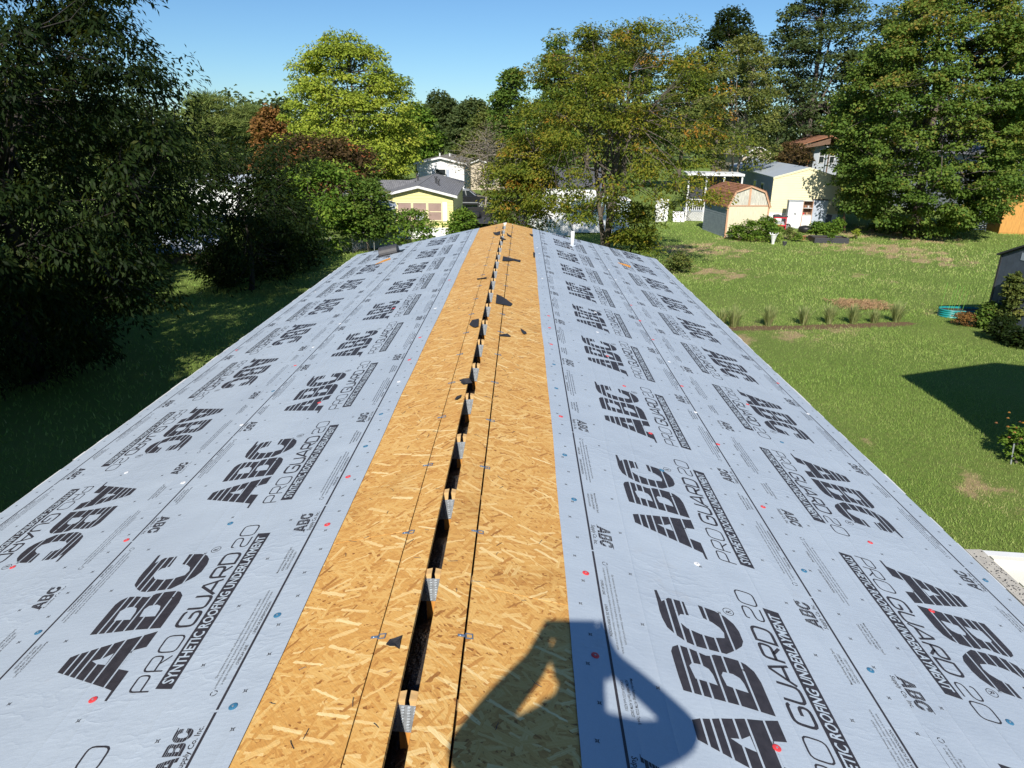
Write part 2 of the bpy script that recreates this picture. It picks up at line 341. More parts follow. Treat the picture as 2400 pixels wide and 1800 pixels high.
M['skin'] = simple('skin', (0.50, 0.30, 0.21), 0.5, 0.08); M['shirt'] = simple('navy_cotton', (0.03, 0.04, 0.075), 0.85, 0.2, 40); M['denim'] = simple('denim', (0.07, 0.10, 0.17), 0.85, 0.25, 60)

# ------------------------------------------------------------------ ground
DRY = [(1640, 585, 2.6, .8), (1680, 640, 1.9, .6), (1760, 640, 1.6, .35), (2100, 585, 3.0, .75), (2180, 610, 2.2, .7), (1990, 583, 2.0, .6), (1900, 590, 1.6, .4), (2040, 655, 3, .25), (1930, 665, 2.2, .22),
       (1720, 795, 0.8, .7), (1830, 780, 1.4, .45), (1950, 772, 1.0, .35), (2310, 1150, 0.42, .62), (2345, 1195, 0.32, .5), (2285, 1120, 0.35, .3), (2025, 1042, 0.14, .6), (1750, 560, 1.5, .55), (2150, 720, 1.8, .22),
       (1870, 640, 1.0, .4), (2240, 560, 2.2, .35), (800, 640, 1.2, .4), (2060, 545, 2.4, .8), (2120, 552, 3.0, .8), (2000, 548, 2.0, .8), (1870, 553, 1.6, .7)]
DRY = [(*on_ground(u, v)[:2], r_, a) for u, v, r_, a in DRY]
BARE = [tuple(on_ground(1690 + 440 * t, 772 - 13 * t)[:2]) for t in np.linspace(0, 1, 30)]
rng0 = np.random.default_rng(3)
def dry_field(x, y):
    d = np.zeros_like(x)
    for cx, cy, r_, a in DRY: d = np.maximum(d, a * np.exp(-(((x - cx) ** 2 + ((y - cy) * 0.8) ** 2) / (r_ * r_)) * 0.7))
    d += 0.10 * np.sin(x * 0.9 + 1.3 * np.sin(y * 0.5)) * np.sin(y * 0.63 + 0.8 * np.sin(x * 0.7))
    f = sum(np.sin(x * a + y * b + p) for a, b, p in ((2.1, 1.3, 0.4), (-1.7, 3.1, 1.9), (4.3, -2.2, 4.0), (5.9, 4.4, 2.2), (-7.7, 6.1, 5.1), (9.8, 3.3, 0.9))) / 6
    d = d * (0.9 + 1.25 * f) + 0.05 * f
    return np.clip(d, 0, 1)
def bare_field(x, y):
    b = np.zeros_like(x)
    for cx, cy in BARE: b = np.maximum(b, np.exp(-((x - cx) ** 2 + (y - cy) ** 2) / (0.34 * 0.34)))
    return b
def grid_ground():
    xs = np.concatenate([np.array([-3000, -1200, -500, -200, -110]), np.arange(-70, -24, 2.0), np.arange(-24, 42, 0.4), np.arange(42, 92, 2.0), np.array([130, 250, 600, 1300, 3000])])
    ys = np.concatenate([np.array([-1500, -500, -150]), np.arange(-60, 4, 4.0), np.arange(4, 62, 0.4), np.arange(62, 122, 3.0), np.array([160, 260, 500, 1000, 2000, 4000])])
    X, Y = np.meshgrid(xs, ys); Z = -4.2 - 0.8 * np.clip((Y - 18) / 27, 0, 1)
    Z = Z + 0.025 * np.sin(X * 0.7 + Y * 0.31) * np.sin(Y * 0.53) * (np.abs(X) < 60)
    V = np.stack([X, Y, Z], -1).reshape(-1, 3); nx = len(xs)
    idx = np.arange(len(V)).reshape(len(ys), nx)
    Fq = np.stack([idx[:-1, :-1], idx[:-1, 1:], idx[1:, 1:], idx[1:, :-1]], -1).reshape(-1, 4)
    me = np_mesh('lawn', V, Fq, M['lawn'])
    for nm, fld in (('dry', dry_field), ('bare', bare_field)):
        a = me.attributes.new(nm, 'FLOAT', 'POINT'); a.data.foreach_set('value', fld(V[:, 0], V[:, 1]).astype(np.float32))
    return tag(link('lawn', me), kind='structure')
grid_ground()

# ------------------------------------------------------------------ the roof under the camera
L_END, Y0 = 12.70, -4.0
home = thing('mobile_home', 'mobile home whose half-covered low gable roof fills the foreground', 'house', (0, 0, -4.2))
Hi = Matrix.Translation((0, 0, 4.2))
def hp(o): o.parent = home; o.matrix_parent_inverse = Hi; return o      # parent kept in world coordinates
SW = {1: (0.010, 0.119, 0.127, 1.346, 1.350, 2.772), -1: (0.050, 0.161, 0.1655, 1.384, 1.388, 2.768)}
def deck():
    rnd = random.Random(4); cache = {}
    for sg in (1, -1):
        a = SW[sg]
        for row, (s0, s1) in enumerate(((a[0], a[1]), (a[2], a[3]), (a[4], a[5]))):
            y = Y0 + (0.0, -1.219, 0.0)[row] + (0.37 if sg < 0 else 0.0)
            while y < L_END:
                ya, yb = max(y, Y0), min(y + 2.4384, L_END); y += 2.4384
                if yb - ya < 0.05: continue
                ln, wd = yb - ya - 0.003, s1 - s0; key = (round(ln, 3), round(wd, 3))
                if key not in cache:
                    mb = MB(); mb.box(0, ln, 0, wd, -0.011, 0); cache[key] = mb
                    o = mb.build('deck_panel', M['osb']); cache[key] = o.data
                else: o = link('deck_panel', cache[key])
                # local x along the ridge, local y up the slope
                up = Vector((-sg * CS, 0, SN)); nz = Vector((sg * SN, 0, CS)); ax = up.cross(nz)
                org = roof_pt(ya if ax.y > 0 else yb - 0.003, sg * s1, rnd.uniform(0, 0.0006))
                o.matrix_local = Matrix(((ax.x, up.x, nz.x, org.x), (ax.y, up.y, nz.y, org.y), (ax.z, up.z, nz.z, org.z), (0, 0, 0, 1)))
                hp(o)
deck()

D0, SP = 1.537, 0.6096
def trusses():
    xr = -0.022; zr = 0.0
    mb = MB()
    for sg in (1, -1):                                    # two top chords with a gap at the peak
        e = 0.006
        for s0, s1 in ((e, 2.70),):
            p = [(xr + sg * s0 * CS, zr - 0.011 - s0 * SN - 0.003), (xr + sg * s1 * CS, zr - 0.014 - s1 * SN), (xr + sg * s1 * CS, zr - 0.10 - s1 * SN), (xr + sg * (s0 + 0.008), zr - 0.105)]
            mb.prism(p, 'y', 0.0, 0.038)
    tr = mb.build('truss', M['pine']); tme = tr.data; bpy.data.objects.remove(tr)
    mb = MB(); mb.box(xr - 0.028, xr + 0.028, 0.002, 0.036, -1.1, -0.1055); kp = mb.build('king_post', M['pine2']); kme = kp.data; bpy.data.objects.remove(kp)
    mb = MB(); mb.box(xr - 0.085, xr + 0.085, -0.0018, -0.0003, -0.140, -0.042)
    for ix in range(9):
        for iz in range(9):
            x = xr - 0.072 + ix * 0.018; z = -0.136 + iz * 0.0105
            mb.box(x, x + 0.008, -0.0062, -0.0019, z, z + 0.0035)
    gp = mb.build('gusset_plate', M['zinc']); gme = gp.data; bpy.data.objects.remove(gp)
    i = -8; rt = random.Random(3)
    while D0 + SP * i < L_END - 0.1:
        t = link('truss', tme); t.location = (rt.uniform(-.004, .004), D0 + SP * i + rt.uniform(-.008, .008), rt.uniform(-.006, 0)); hp(t)
        link('king_post', kme, t); gpl = link('gusset_plate', gme, t); gpl.location = (rt.uniform(-.006, .006), 0, rt.uniform(-.012, .010)); gpl.rotation_euler = (0, rt.uniform(-.09, .09), 0); i += 1
trusses()

def film():
    n = 340; ys = np.linspace(Y0, L_END - 0.05, n); xs = np.linspace(-0.16, 0.12, 15); V = []
    rr = np.random.default_rng(5); ph = rr.uniform(0, 6, 8)
    for y in ys:
        sag = 0.06 * abs(math.sin(math.pi * (y - D0) / SP)) + 0.006 * math.sin(9 * y + ph[0]) + 0.004 * math.sin(23 * y + ph[1])
        for x in xs:
            t = (x + 0.02) / 0.14
            V.append((x, y, -0.285 + 0.075 * (1 - t * t) + 0.9 * sag + 0.006 * math.sin(31 * y + 60 * x) + 0.004 * math.sin(57 * y - 35 * x)))
    idx = np.arange(len(V)).reshape(n, len(xs)); Fq = np.stack([idx[:-1, :-1], idx[:-1, 1:], idx[1:, 1:], idx[1:, :-1]], -1).reshape(-1, 4)
    me = np_mesh('vapour_film', np.array(V), Fq, M['poly']); me.polygons.foreach_set('use_smooth', [True] * len(me.polygons))
    hp(link('vapour_film', me))
film()

def clips():
    mb = MB()
    mb.box(-0.005, 0.005, -0.024, -0.001, 0.0005, 0.0025); mb.lathe([(0.0045, 0.0022), (0.003, 0.0045)], (0, -0.015, 0), 8)
    for a in ((-0.012, 0.012, 0.001, 0.0045), (-0.012, 0.012, 0.0225, 0.026), (-0.012, -0.0085, 0.0045, 0.0225), (0.0085, 0.012, 0.0045, 0.0225)): mb.box(a[0], a[1], a[2], a[3], 0.001, 0.003)
    o = mb.build('panel_clip', M['clip']); me = o.data; bpy.data.objects.remove(o)
    rnd = random.Random(2)
    for sg, s in ((1, 0.123), (-1, 0.163)):
        i = -7
        while D0 + SP * (i + 0.5) < L_END:
            y = D0 + SP * (i + 0.45) + rnd.uniform(-0.03, 0.03); i += 1
            o = link('panel_clip', me); org = roof_pt(y, sg * s, 0.0012)
            up = Vector((CS, 0, -sg * SN)) ; nz = Vector((sg * SN, 0, CS)); ax = up.cross(nz)
            a = rnd.uniform(-0.12, 0.12)
            o.matrix_local = Matrix(((ax.x, up.x, nz.x, org.x), (ax.y, up.y, nz.y, org.y), (ax.z, up.z, nz.z, org.z), (0, 0, 0, 1))) @ Matrix.Rotation(a, 4, 'Z')
            hp(o)
clips()

def house_body():
    mb = MB(); mb.box(-2.45, 2.45, Y0 + 0.2, L_END - 0.35, -4.2, -0.70); 
    hp(mb.build('wall', M['whitev']))
    mb = MB()
    mb.prism([(-2.45, -0.6985), (2.45, -0.6985), (0.3, -0.235), (-0.35, -0.235)], 'y', L_END - 0.37, L_END - 0.352); hp(mb.build('gable_wall', M['whitev']))
    for sg in (1, -1):                                    # far rake trim, eave drip edge
        mb = MB(); a = [(sg * s * CS, -s * SN) for s in (0.0, 2.80)]
        mb.prism([(a[0][0], -0.003), (a[1][0], a[1][1] - 0.003), (a[1][0], a[1][1] - 0.11), (a[0][0], -0.11)], 'y', L_END + 0.003, L_END + 0.024)
        hp(mb.build('rake_trim', M['white']))
        mb = MB(); rr = random.Random(9 + sg); n = 120
        for k in range(n):                                # slightly ragged white edge
            ya = Y0 + (L_END - Y0) * k / n; yb = Y0 + (L_END - Y0) * (k + 1) / n; e = 2.790 + rr.uniform(0.0, 0.018)
            P = [roof_pt(ya, sg * 2.773, -0.001), roof_pt(yb, sg * 2.773, -0.001), roof_pt(yb, sg * e, -0.001), roof_pt(ya, sg * e, -0.001)]
            Q = [p - Vector((0, 0, 0.05 if i > 1 else 0.004)) for i, p in enumerate(P)]
            b = len(mb.v); mb.v += [tuple(p) for p in P + Q]
            for q in ((0, 1, 2, 3), (7, 6, 5, 4), (2, 3, 7, 6), (0, 1, 5, 4)): mb.face([b + i for i in q])
        hp(mb.build('drip_edge', M['white']))
house_body()

# ------------------------------------------------------------------ underlayment with its printing
A_OUT = [(0.188, .301), (0.262, .301), (0.273, .275), (0.280, .240), (0.290, .205), (0.300, .158), (0.309, .122), (0.318, .054), (0.330, .000), (0.247, .000), (0.240, .047), (0.149, .047), (0.130, .000), (0.040, .000), (-0.003, .000), (0.000, .010), (0.045, .012), (0.066, .052)]
A_HOLE = [(0.219, .190), (0.224, .152), (0.243, .121), (0.184, .118), (0.198, .160)]
B_OUT = [(0.381, .301), (0.443, .304), (0.520, .305), (0.560, .305), (0.585, .295), (0.601, .271), (0.592, .225), (0.574, .176), (0.576, .163), (0.588, .142), (0.588, .102), (0.583, .057), (0.570, .031), (0.541, .009), (0.493, .000), (0.441, .000), (0.347, .000), (0.364, .112), (0.371, .200)]
B_H1 = [(0.448, .244), (0.505, .252), (0.522, .238), (0.522, .207), (0.508, .183), (0.485, .174), (0.436, .170), (0.443, .205)]
B_H2 = [(0.444, .136), (0.490, .142), (0.508, .132), (0.507, .097), (0.493, .076), (0.471, .068), (0.430, .065), (0.436, .100)]
C_OUT = [(0.686, .293), (0.736, .303), (0.780, .305), (0.826, .303), (0.903, .303), (0.906, .292), (0.838, .285), (0.870, .253), (0.864, .191), (0.785, .188), (0.782, .222), (0.761, .236), (0.732, .234), (0.706, .214), (0.687, .167), (0.682, .120), (0.693, .073), (0.722, .067), (0.749, .077), (0.772, .100), (0.787, .131), (0.863, .134), (0.847, .070), (0.824, .034), (0.790, .010), (0.750, .000), (0.696, .001), (0.666, .015), (0.637, .047), (0.605, .091), (0.610, .156), (0.613, .198), (0.625, .232), (0.652, .265)]
GAPS = [.268, .236, .203, .157, .113, .051]

def curve_fill(polys):
    cu = bpy.data.curves.new('tmp', 'CURVE'); cu.dimensions = '2D'; cu.fill_mode = 'BOTH'
    for P in polys:
        sp = cu.splines.new('POLY'); sp.points.add(len(P) - 1); sp.use_cyclic_u = True
        for p, q in zip(sp.points, P): p.co = (q[0], q[1], 0, 1)
    o = bpy.data.objects.new('tmp', cu); COL.objects.link(o); bpy.context.view_layer.update()
    me = bpy.data.meshes.new_from_object(o.evaluated_get(bpy.context.evaluated_depsgraph_get()))
    bpy.data.objects.remove(o); bpy.data.curves.remove(cu); return me
def text_mesh(body, size, offset=0.0, shear=0.0, width=None):
    cu = bpy.data.curves.new('tmp', 'FONT'); cu.body = body; cu.size = size; cu.offset = offset; cu.shear = shear; cu.resolution_u = 2; cu.fill_mode = 'BOTH'
    o = bpy.data.objects.new('tmp', cu); COL.objects.link(o); bpy.context.view_layer.update()
    me = bpy.data.meshes.new_from_object(o.evaluated_get(bpy.context.evaluated_depsgraph_get()))
    bpy.data.objects.remove(o); bpy.data.curves.remove(cu)
    if width:
        xs = [v.co.x for v in me.vertices]; k = width / max(max(xs) - min(xs), 1e-6); x0 = min(xs)
        for v in me.vertices: v.co.x = (v.co.x - x0) * k
    return me
class Flat:                                               # gathers flat pieces into one bmesh
    def __init__(s): s.bm = bmesh.new()
    def add(s, me, dx=0, dy=0, sc=1.0, rot=False, dz=0.0):
        Mx = Matrix.Translation((dx, dy, dz)) @ (Matrix.Rotation(math.pi, 4, 'Z') if rot else Matrix()) @ Matrix.Scale(sc, 4)
        n0 = len(s.bm.verts); s.bm.from_mesh(me); s.bm.verts.ensure_lookup_table()
        for v in s.bm.verts[n0:]: v.co = Mx @ v.co
        return s
    def poly(s, pts):
        vs = [s.bm.verts.new((p[0], p[1], 0)) for p in pts]
        f = s.bm.faces.new(vs); f.normal_update()
        if f.normal.z < 0: f.normal_flip()
        return s
    def stroke(s, pts, wd, closed=False):
        P = [Vector((p[0], p[1])) for p in pts]; n = len(P); Lp, Rp = [], []
        for i in range(n):
            a = P[(i - 1) % n] if (closed or i) else None; b = P[(i + 1) % n] if (closed or i < n - 1) else None
            d1 = (P[i] - a).normalized() if a is not None else None; d2 = (b - P[i]).normalized() if b is not None else None
            if d1 is None: nn = Vector((-d2.y, d2.x))
            elif d2 is None: nn = Vector((-d1.y, d1.x))
            else:
                nn = Vector((-d1.y - d2.y, d1.x + d2.x)).normalized(); nn /= max(0.5, nn.dot(Vector((-d1.y, d1.x))))
            Lp.append(P[i] + nn * wd / 2); Rp.append(P[i] - nn * wd / 2)
        for i in range(n if closed else n - 1):
            j = (i + 1) % n; s.poly([Rp[i], Rp[j], Lp[j], Lp[i]])
        return s
    def mesh(s, name, mat):
        for f in s.bm.faces:
            f.normal_update()
            if f.normal.z < 0: f.normal_flip()
        me = bpy.data.meshes.new(name); s.bm.to_mesh(me); s.bm.free(); me.materials.append(mat); return me

def round_corners(P, r, n=3, closed=True):
    out = []; N_ = len(P)
    for i, p in enumerate(P):
        if not closed and i in (0, N_ - 1): out.append(p); continue
        p = Vector(p); a = Vector(P[(i - 1) % N_]) - p; b = Vector(P[(i + 1) % N_]) - p
        ra = min(r, a.length * 0.45); rb = min(r, b.length * 0.45); a = p + a.normalized() * ra; b = p + b.normalized() * rb
        for k in range(n + 1):
            t = k / n; out.append(tuple(a * (1 - t) ** 2 + p * 2 * t * (1 - t) + b * t * t))
    return out

def logo_mesh(gap=0.0075):
    me = curve_fill([A_OUT, A_HOLE, B_OUT, B_H1, B_H2, C_OUT]); bm = bmesh.new(); bm.from_mesh(me)
    for v0 in GAPS:
        for e in (v0 - gap / 2, v0 + gap / 2):
            bmesh.ops.bisect_plane(bm, geom=bm.verts[:] + bm.edges[:] + bm.faces[:], plane_co=(0, e, 0), plane_no=(0, 1, 0))
        kill = [f for f in bm.faces if v0 - gap / 2 - 1e-5 < f.calc_center_median().y < v0 + gap / 2 + 1e-5]
        bmesh.ops.delete(bm, geom=kill, context='FACES')
    bm.to_mesh(me); bm.free(); return me

def print_meshes():
    logo = logo_mesh()
    fl = Flat(); fl.add(logo, 0, 0.556)
    fl.stroke([(0.862 + 0.021 * math.cos(a), 0.566 + 0.021 * math.sin(a)) for a in np.linspace(0, 2 * math.pi, 25)[:-1]], 0.003, True)
    fl.add(text_mesh('R', 0.032, 0.0004), 0.851, 0.555)
    big = fl.mesh('logo_print', M['ink'])
    # PRO GUARD 20, thin wide italic strokes; cap height 0.075, baseline 0.420
    fl = Flat(); h = 0.075; wd = 0.0085
    def glyph(ch, x, w_, heavy):
        st = {'P': [([(0, 0), (0, h), (w_, h), (w_, h * .42), (0.0, h * .42)], False, 1)],
              'R': [([(0, 0), (0, h), (w_, h), (w_, h * .42), (0.0, h * .42)], False, 1), ([(w_ * .45, h * .42), (w_ * 1.0, 0)], False, 0)],
              'O': [([(0, 0), (w_, 0), (w_, h), (0, h)], True, 1)], '0': [([(0, 0), (w_, 0), (w_, h), (0, h)], True, 1)],
              'G': [([(w_, h * .86), (w_ * .93, h), (0, h), (0, 0), (w_, 0), (w_, h * .48), (w_ * .5, h * .48)], False, 1)],
              'U': [([(0, h), (0, 0), (w_, 0), (w_, h)], False, 1)], 'A': [([(-w_ * .12, 0), (w_ * .52, h), (w_ * .62, h), (w_ * 1.0, 0)], False, 0), ([(w_ * .12, h * .3), (w_ * .86, h * .3)], False, 0)],
              'D': [([(0, 0)] + round_corners([(0, h), (w_, h), (w_, 0), (0, 0)], 0.026, 4, False)[:-1], True, 0)], '2': [([(0.0, h * .8), (0.0, h), (w_, h), (w_, h * .5), (0, h * .45), (0, 0), (w_ * 1.05, 0)], False, 1)]}[ch]
        for pts, cl, rd in st:
            if rd: pts = round_corners(pts, 0.022 if ch in 'O0DUG2' else 0.016, 3, cl)
            pts = [(x + p[0] + 0.16 * p[1], 0.420 + p[1]) for p in pts]
            fl.stroke(pts, wd * (1.45 if heavy else 0.8), cl)
    x = 0.010
    for wd_, ws in (('PRO', (.072, .072, .085)), ('GUARD', (.082, .074, .085, .072, .078)), ('20', (.072, .085))):
        for c_, w_ in zip(wd_, ws): glyph(c_, x, w_, wd_ == 'GUARD'); x += w_ + 0.019
        x += 0.030
    name = fl.mesh('name_print', M['ink'])
    fl = Flat(); fl.poly([(0.004, 0.338), (0.925, 0.338), (0.938, 0.4005), (0.017, 0.4005)]); band = fl.mesh('banner_print', M['ink'])
    fl = Flat(); fl.add(text_mesh('SYNTHETIC ROOFING UNDERLAYMENT', 0.058, 0.0012, 0.18, 0.876), 0.030, 0.349); bandt = fl.mesh('banner_lettering', M['ink_white'])
    # fine print along one long edge
    def fine():
        f = Flat(); f.poly([(-0.122, 0.1245), (1.088, 0.1245), (1.088, 0.1335), (-0.122, 0.1335)])
        f.add(logo, 0.872, 0.168, 0.196)
        f.add(text_mesh('Supply Co. Inc.', 0.026, 0.0003, 0.1, 0.155), 0.884, 0.142)
        f.add(text_mesh('OVERLAP LINE', 0.0145, 0.0002, 0.0, 0.092), 0.070, 0.141); f.add(text_mesh('LINEA DE SUPERPOSICI\u00d3N', 0.0145, 0.0002, 0.0, 0.172), 0.220, 0.141)
        f.add(text_mesh('Slip resistance may vary with surface conditions, weather, footwear and roof pitch', 0.0125, 0, 0, 0.40), 0.020, 0.191)
        f.add(text_mesh('La resistencia al desliz puede variar de acuerdo a las condiciones de la superficie, tipo de calzado o clima y la pendiente del techo', 0.0125, 0, 0, 0.50), -0.030, 0.175)
        f.add(text_mesh('Le degr\u00e9 de r\u00e9sistance au glissement peut varier d\u00e9pendant de la temp\u00e9rature, chaussures utilis\u00e9es et le toit pente', 0.0125, 0, 0, 0.47), -0.015, 0.159)
        for a in (0, 120, 240):
            q = [(-0.048 + 0.011 * math.cos(R(90 + a + b)), 0.172 + 0.011 * math.sin(R(90 + a + b))) for b in (-45, 0, 45)]; f.stroke(q, 0.003)
        f.add(text_mesh('Meets the Following: ASTM D226 Type II,', 0.0135, 0.0001, 0, 0.185), 0.580, 0.183)
        f.add(text_mesh('ASTM D4869 Type IV, ASTM D8257', 0.0135, 0.0001, 0, 0.150), 0.590, 0.166); f.add(text_mesh('CAN/CSA A123.3 and A220.1', 0.0135, 0.0001, 0, 0.125), 0.595, 0.149)
        return f
    fine1 = fine().mesh('fine_print', M['ink'])
    # four-pointed nailing marks
    fl = Flat()
    def star(x, y, r_=0.0105):
        P = []
        for k in range(8):
            a = math.pi / 4 * k + math.pi / 4; q = r_ if k % 2 == 0 else r_ * 0.36; P.append((x + q * math.cos(a), y + q * math.sin(a)))
        inner = [(x + (p[0] - x) * 0.42, y + (p[1] - y) * 0.42) for p in P]
        for k in range(8): fl.poly([P[k], P[(k + 1) % 8], inner[(k + 1) % 8], inner[k]])
    for k in range(4):
        for w_, u in ((0.043, .095), (0.064, -.06), (0.272, .095), (0.608, -.072), (0.945, .063), (1.150, -.05), (1.172, .11)): star(u + 0.3048 * k, w_)
    stars = fl.mesh('nailing_marks', M['ink'])
    return dict(logo_print=big, name_print=name, banner_print=band, banner_lettering=bandt, fine_print=fine1, nailing_marks=stars)
PM = print_meshes()

def clip_mesh(me, M4, ya, yb):
    """copy of me cut off at world y = yb (and ya); None when nothing is left"""
    ys = [(M4 @ v.co).y for v in me.vertices]
    if min(ys) >= ya and max(ys) <= yb: return me
    if max(ys) <= ya or min(ys) >= yb: return None
    bm = bmesh.new(); bm.from_mesh(me); inv = M4.inverted()
    for yy, sgn in ((yb, 1), (ya, -1)):
        co = inv @ Vector((M4.translation.x, yy, M4.translation.z)); no = (inv.to_3x3() @ Vector((0, sgn, 0)))
        bmesh.ops.bisect_plane(bm, geom=bm.verts[:] + bm.edges[:] + bm.faces[:], plane_co=co, plane_no=no, clear_outer=True)
    m2 = bpy.data.meshes.new(me.name); bm.to_mesh(m2); bm.free()
    for mm in me.materials: m2.materials.append(mm)
    return m2 if len(m2.polygons) else None

NAILS = {}
def nail_mesh(col):
    mb = MB(); mb.lathe([(0.0140, 0.0), (0.0138, 0.0012), (0.010, 0.0026), (0.0060, 0.0030), (0.0048, 0.0022), (0.0, 0.0022)][:5], n=14)
    mb.mi = 1; mb.lathe([(0.0036, 0.0021), (0.0034, 0.0034)], n=8)
    o = mb.build('cap_nail', [M['nail_' + col], M['zinc']]); me = o.data; bpy.data.objects.remove(o); return me
for c_ in ('red', 'blue', 'white'): NAILS[c_] = nail_mesh(c_)
def _z(x0, y0, s, col, pts): return [(x0 + x * s, y0 + y * s, col) for x, y in pts]
NAIL_PX = (_z(0, 1100, .42194, 'red', [(520, 1287), (705, 398), (72, 546)]) + _z(0, 1100, .42194, 'blue', [(1298, 1325), (1543, 817), (215, 912), (1281, 306)]) + _z(0, 1100, .42194, 'white', [(1018, 78), (703, 20)])
  + _z(500, 1100, .42194, 'red', [(635, 312), (750, 46)]) + _z(1100, 1100, .42194, 'red', [(645, 582), (697, 1040), (1630, 213)]) + _z(1100, 1100, .42194, 'white', [(1262, 530)]) + _z(1100, 1100, .42194, 'blue', [(580, 172), (1068, 10)])
  + _z(1700, 1200, .36157, 'red', [(938, 200), (1335, 643), (330, 1538)]) + _z(1700, 1200, .36157, 'blue', [(508, 387), (938, 1033), (1842, 1367), (1685, 447)])
  + _z(1250, 700, .36162, 'red', [(177, 768), (758, 877), (588, 570), (1195, 948), (962, 570), (480, 375), (115, 299), (105, 192), (100, 115), (1388, 687), (1585, 549), (775, 268), (690, 147)])
  + _z(1250, 700, .36162, 'blue', [(202, 1018), (147, 585), (132, 430), (1610, 933)]) + _z(1250, 700, .36162, 'white', [(1050, 740), (880, 412), (415, 220), (400, 90), (1780, 748)])
  + _z(400, 700, .36157, 'white', [(1718, 65), (1480, 542), (85, 1198), (462, 822), (925, 318), (1100, 165)]) + _z(400, 700, .36157, 'red', [(1617, 255), (1548, 400), (965, 678), (1448, 65), (808, 437), (428, 335)]) + _z(400, 700, .36157, 'blue', [(1365, 753), (1265, 962), (665, 603)])
  + _z(700, 500, .27125, 'red', [(1302, 580), (820, 825)]) + _z(700, 500, .27125, 'white', [(1180, 825), (1483, 240), (1422, 340), (358, 958), (145, 680)])
  + _z(1150, 500, .27125, 'white', [(1022, 487), (1080, 577), (445, 565), (905, 860), (400, 300), (420, 350), (1555, 570)]) + _z(1150, 500, .27125, 'red', [(500, 890), (1213, 797), (1290, 930)]))
NAIL_RS = [(*roof_hit(u, v), c) for u, v, c in NAIL_PX]
_rn = random.Random(8)                                    # the stretch of roof beside and behind the camera
for k in range(16): NAIL_RS.append((_rn.uniform(-3.8, 0.6), _rn.choice((-1, 1)) * _rn.choice((.53, 1.1, 1.64, 2.1, 2.72)), _rn.choice(('red', 'blue', 'white'))))

def sheet(label, sg, s_lo, s_hi, h, flip, u0, part):
    """one strip of underlayment on slope sg from s_lo to s_hi down the slope"""
    root = thing('underlayment_sheet', label, 'underlayment', roof_pt(6.0, sg * s_lo, 0.004))
    inv = Matrix.Translation(root.location).inverted()
    def put(o, M4):
        o.parent = root; o.matrix_local = inv @ M4; return o
    rr = random.Random(int(u0 * 100)); ys = np.linspace(Y0 - 0.01, L_END + 0.008, 150); ws = np.linspace(s_lo, s_hi, 9)
    V = []
    for y in ys:
        for k, s in enumerate(ws):
            hh = h; ss = s
            if k in (0, 8): ss += 0.0035 * math.sin(y * 1.3 + u0) + 0.0018 * math.sin(y * 4.1 + 2 * u0) + rr.uniform(-0.0008, 0.0008)
            V.append(roof_pt(y, sg * ss, hh))
    base = [v - Vector((0, 0, 0.0012)) for v in V]; n = len(V); idx = np.arange(n).reshape(len(ys), 9)
    mb = MB(); mb.v = [tuple(inv @ v) for v in V + base]
    for i in range(len(ys) - 1):
        for k in range(8):
            q = (idx[i, k], idx[i, k + 1], idx[i + 1, k + 1], idx[i + 1, k]); mb.face([int(a) for a in q])
        for k in (0, 8): mb.face([int(a) for a in (idx[i, k], idx[i + 1, k], idx[i + 1, k] + n, idx[i, k] + n)])
    for i in (0, len(ys) - 1):
        for k in range(8): mb.face([int(a) for a in (idx[i, k], idx[i, k + 1], idx[i, k + 1] + n, idx[i, k] + n)])
    mb.build('fabric', M['under'], root)
    nz = Vector((sg * SN, 0, CS))
    ux = Vector((0, -1, 0)) if flip else Vector((0, 1, 0)); wy = nz.cross(ux)
    w_from_ridge = (wy.x * sg) > 0                         # does w grow down the slope?
    s_org = s_lo if w_from_ridge else s_hi
    def frame(y, lift): 
        org = roof_pt(y, sg * s_org, h + lift)
        return Matrix(((ux.x, wy.x, nz.x, org.x), (ux.y, wy.y, nz.y, org.y), (ux.z, wy.z, nz.z, org.z), (0, 0, 0, 1)))
    rot = Matrix.Translation((0.965, 1.219, 0)) @ Matrix.Rotation(math.pi, 4, 'Z')
    y = u0 - 1.2192 * math.floor((u0 - Y0) / 1.2192)
    while y < L_END + 1.2:
        base4 = frame(y, 0.0006); par = None
        for nm, X, lift in (('logo_print', None, 0), ('name_print', None, 0), ('banner_print', None, 0), ('banner_lettering', None, 0.0006), ('fine_print', None, 0), ('fine_print', rot, 0), ('nailing_marks', None, 0.0003)):
            M4 = base4 @ Matrix.Translation((0, 0, lift)) @ (X or Matrix())
            me = clip_mesh(PM[nm], M4, Y0, L_END)
            if me is None: continue
            o = link(nm, me)
            if nm == 'banner_lettering' and par is not None:
                o.parent = par; o.matrix_local = Matrix.Translation((0, 0, lift))
            else: put(o, M4)
            if nm in ('fine_print', 'nailing_marks'): o['kind'] = 'stuff'
            if nm == 'banner_print': par = o
        y += 1.2192
    lo, hi = part
    for (yy, s, c) in NAIL_RS:
        if s * sg > 0 and lo <= abs(s) < hi:
            o = link('cap_nail', NAILS[c]); org = roof_pt(yy, s, h + 0.0009); up = Vector((sg * CS, 0, -SN)); ax = up.cross(nz)
            put(o, Matrix(((ax.x, up.x, nz.x, org.x), (ax.y, up.y, nz.y, org.y), (ax.z, up.z, nz.z, org.z), (0, 0, 0, 1)))); o['label'] = c + ' plastic cap nail'
sheet('upper strip of grey printed underlayment right of the bare boards', 1, 0.482, 1.701, 0.0042, False, 2.615, (0.3, 1.70))
sheet('lower strip of grey printed underlayment along the right eave', 1, 1.567, 2.786, 0.0018, True, 2.961, (1.70, 3))
sheet('upper strip of grey printed underlayment left of the bare boards', -1, 0.489, 1.708, 0.0042, False, 1.730, (0.3, 1.708))
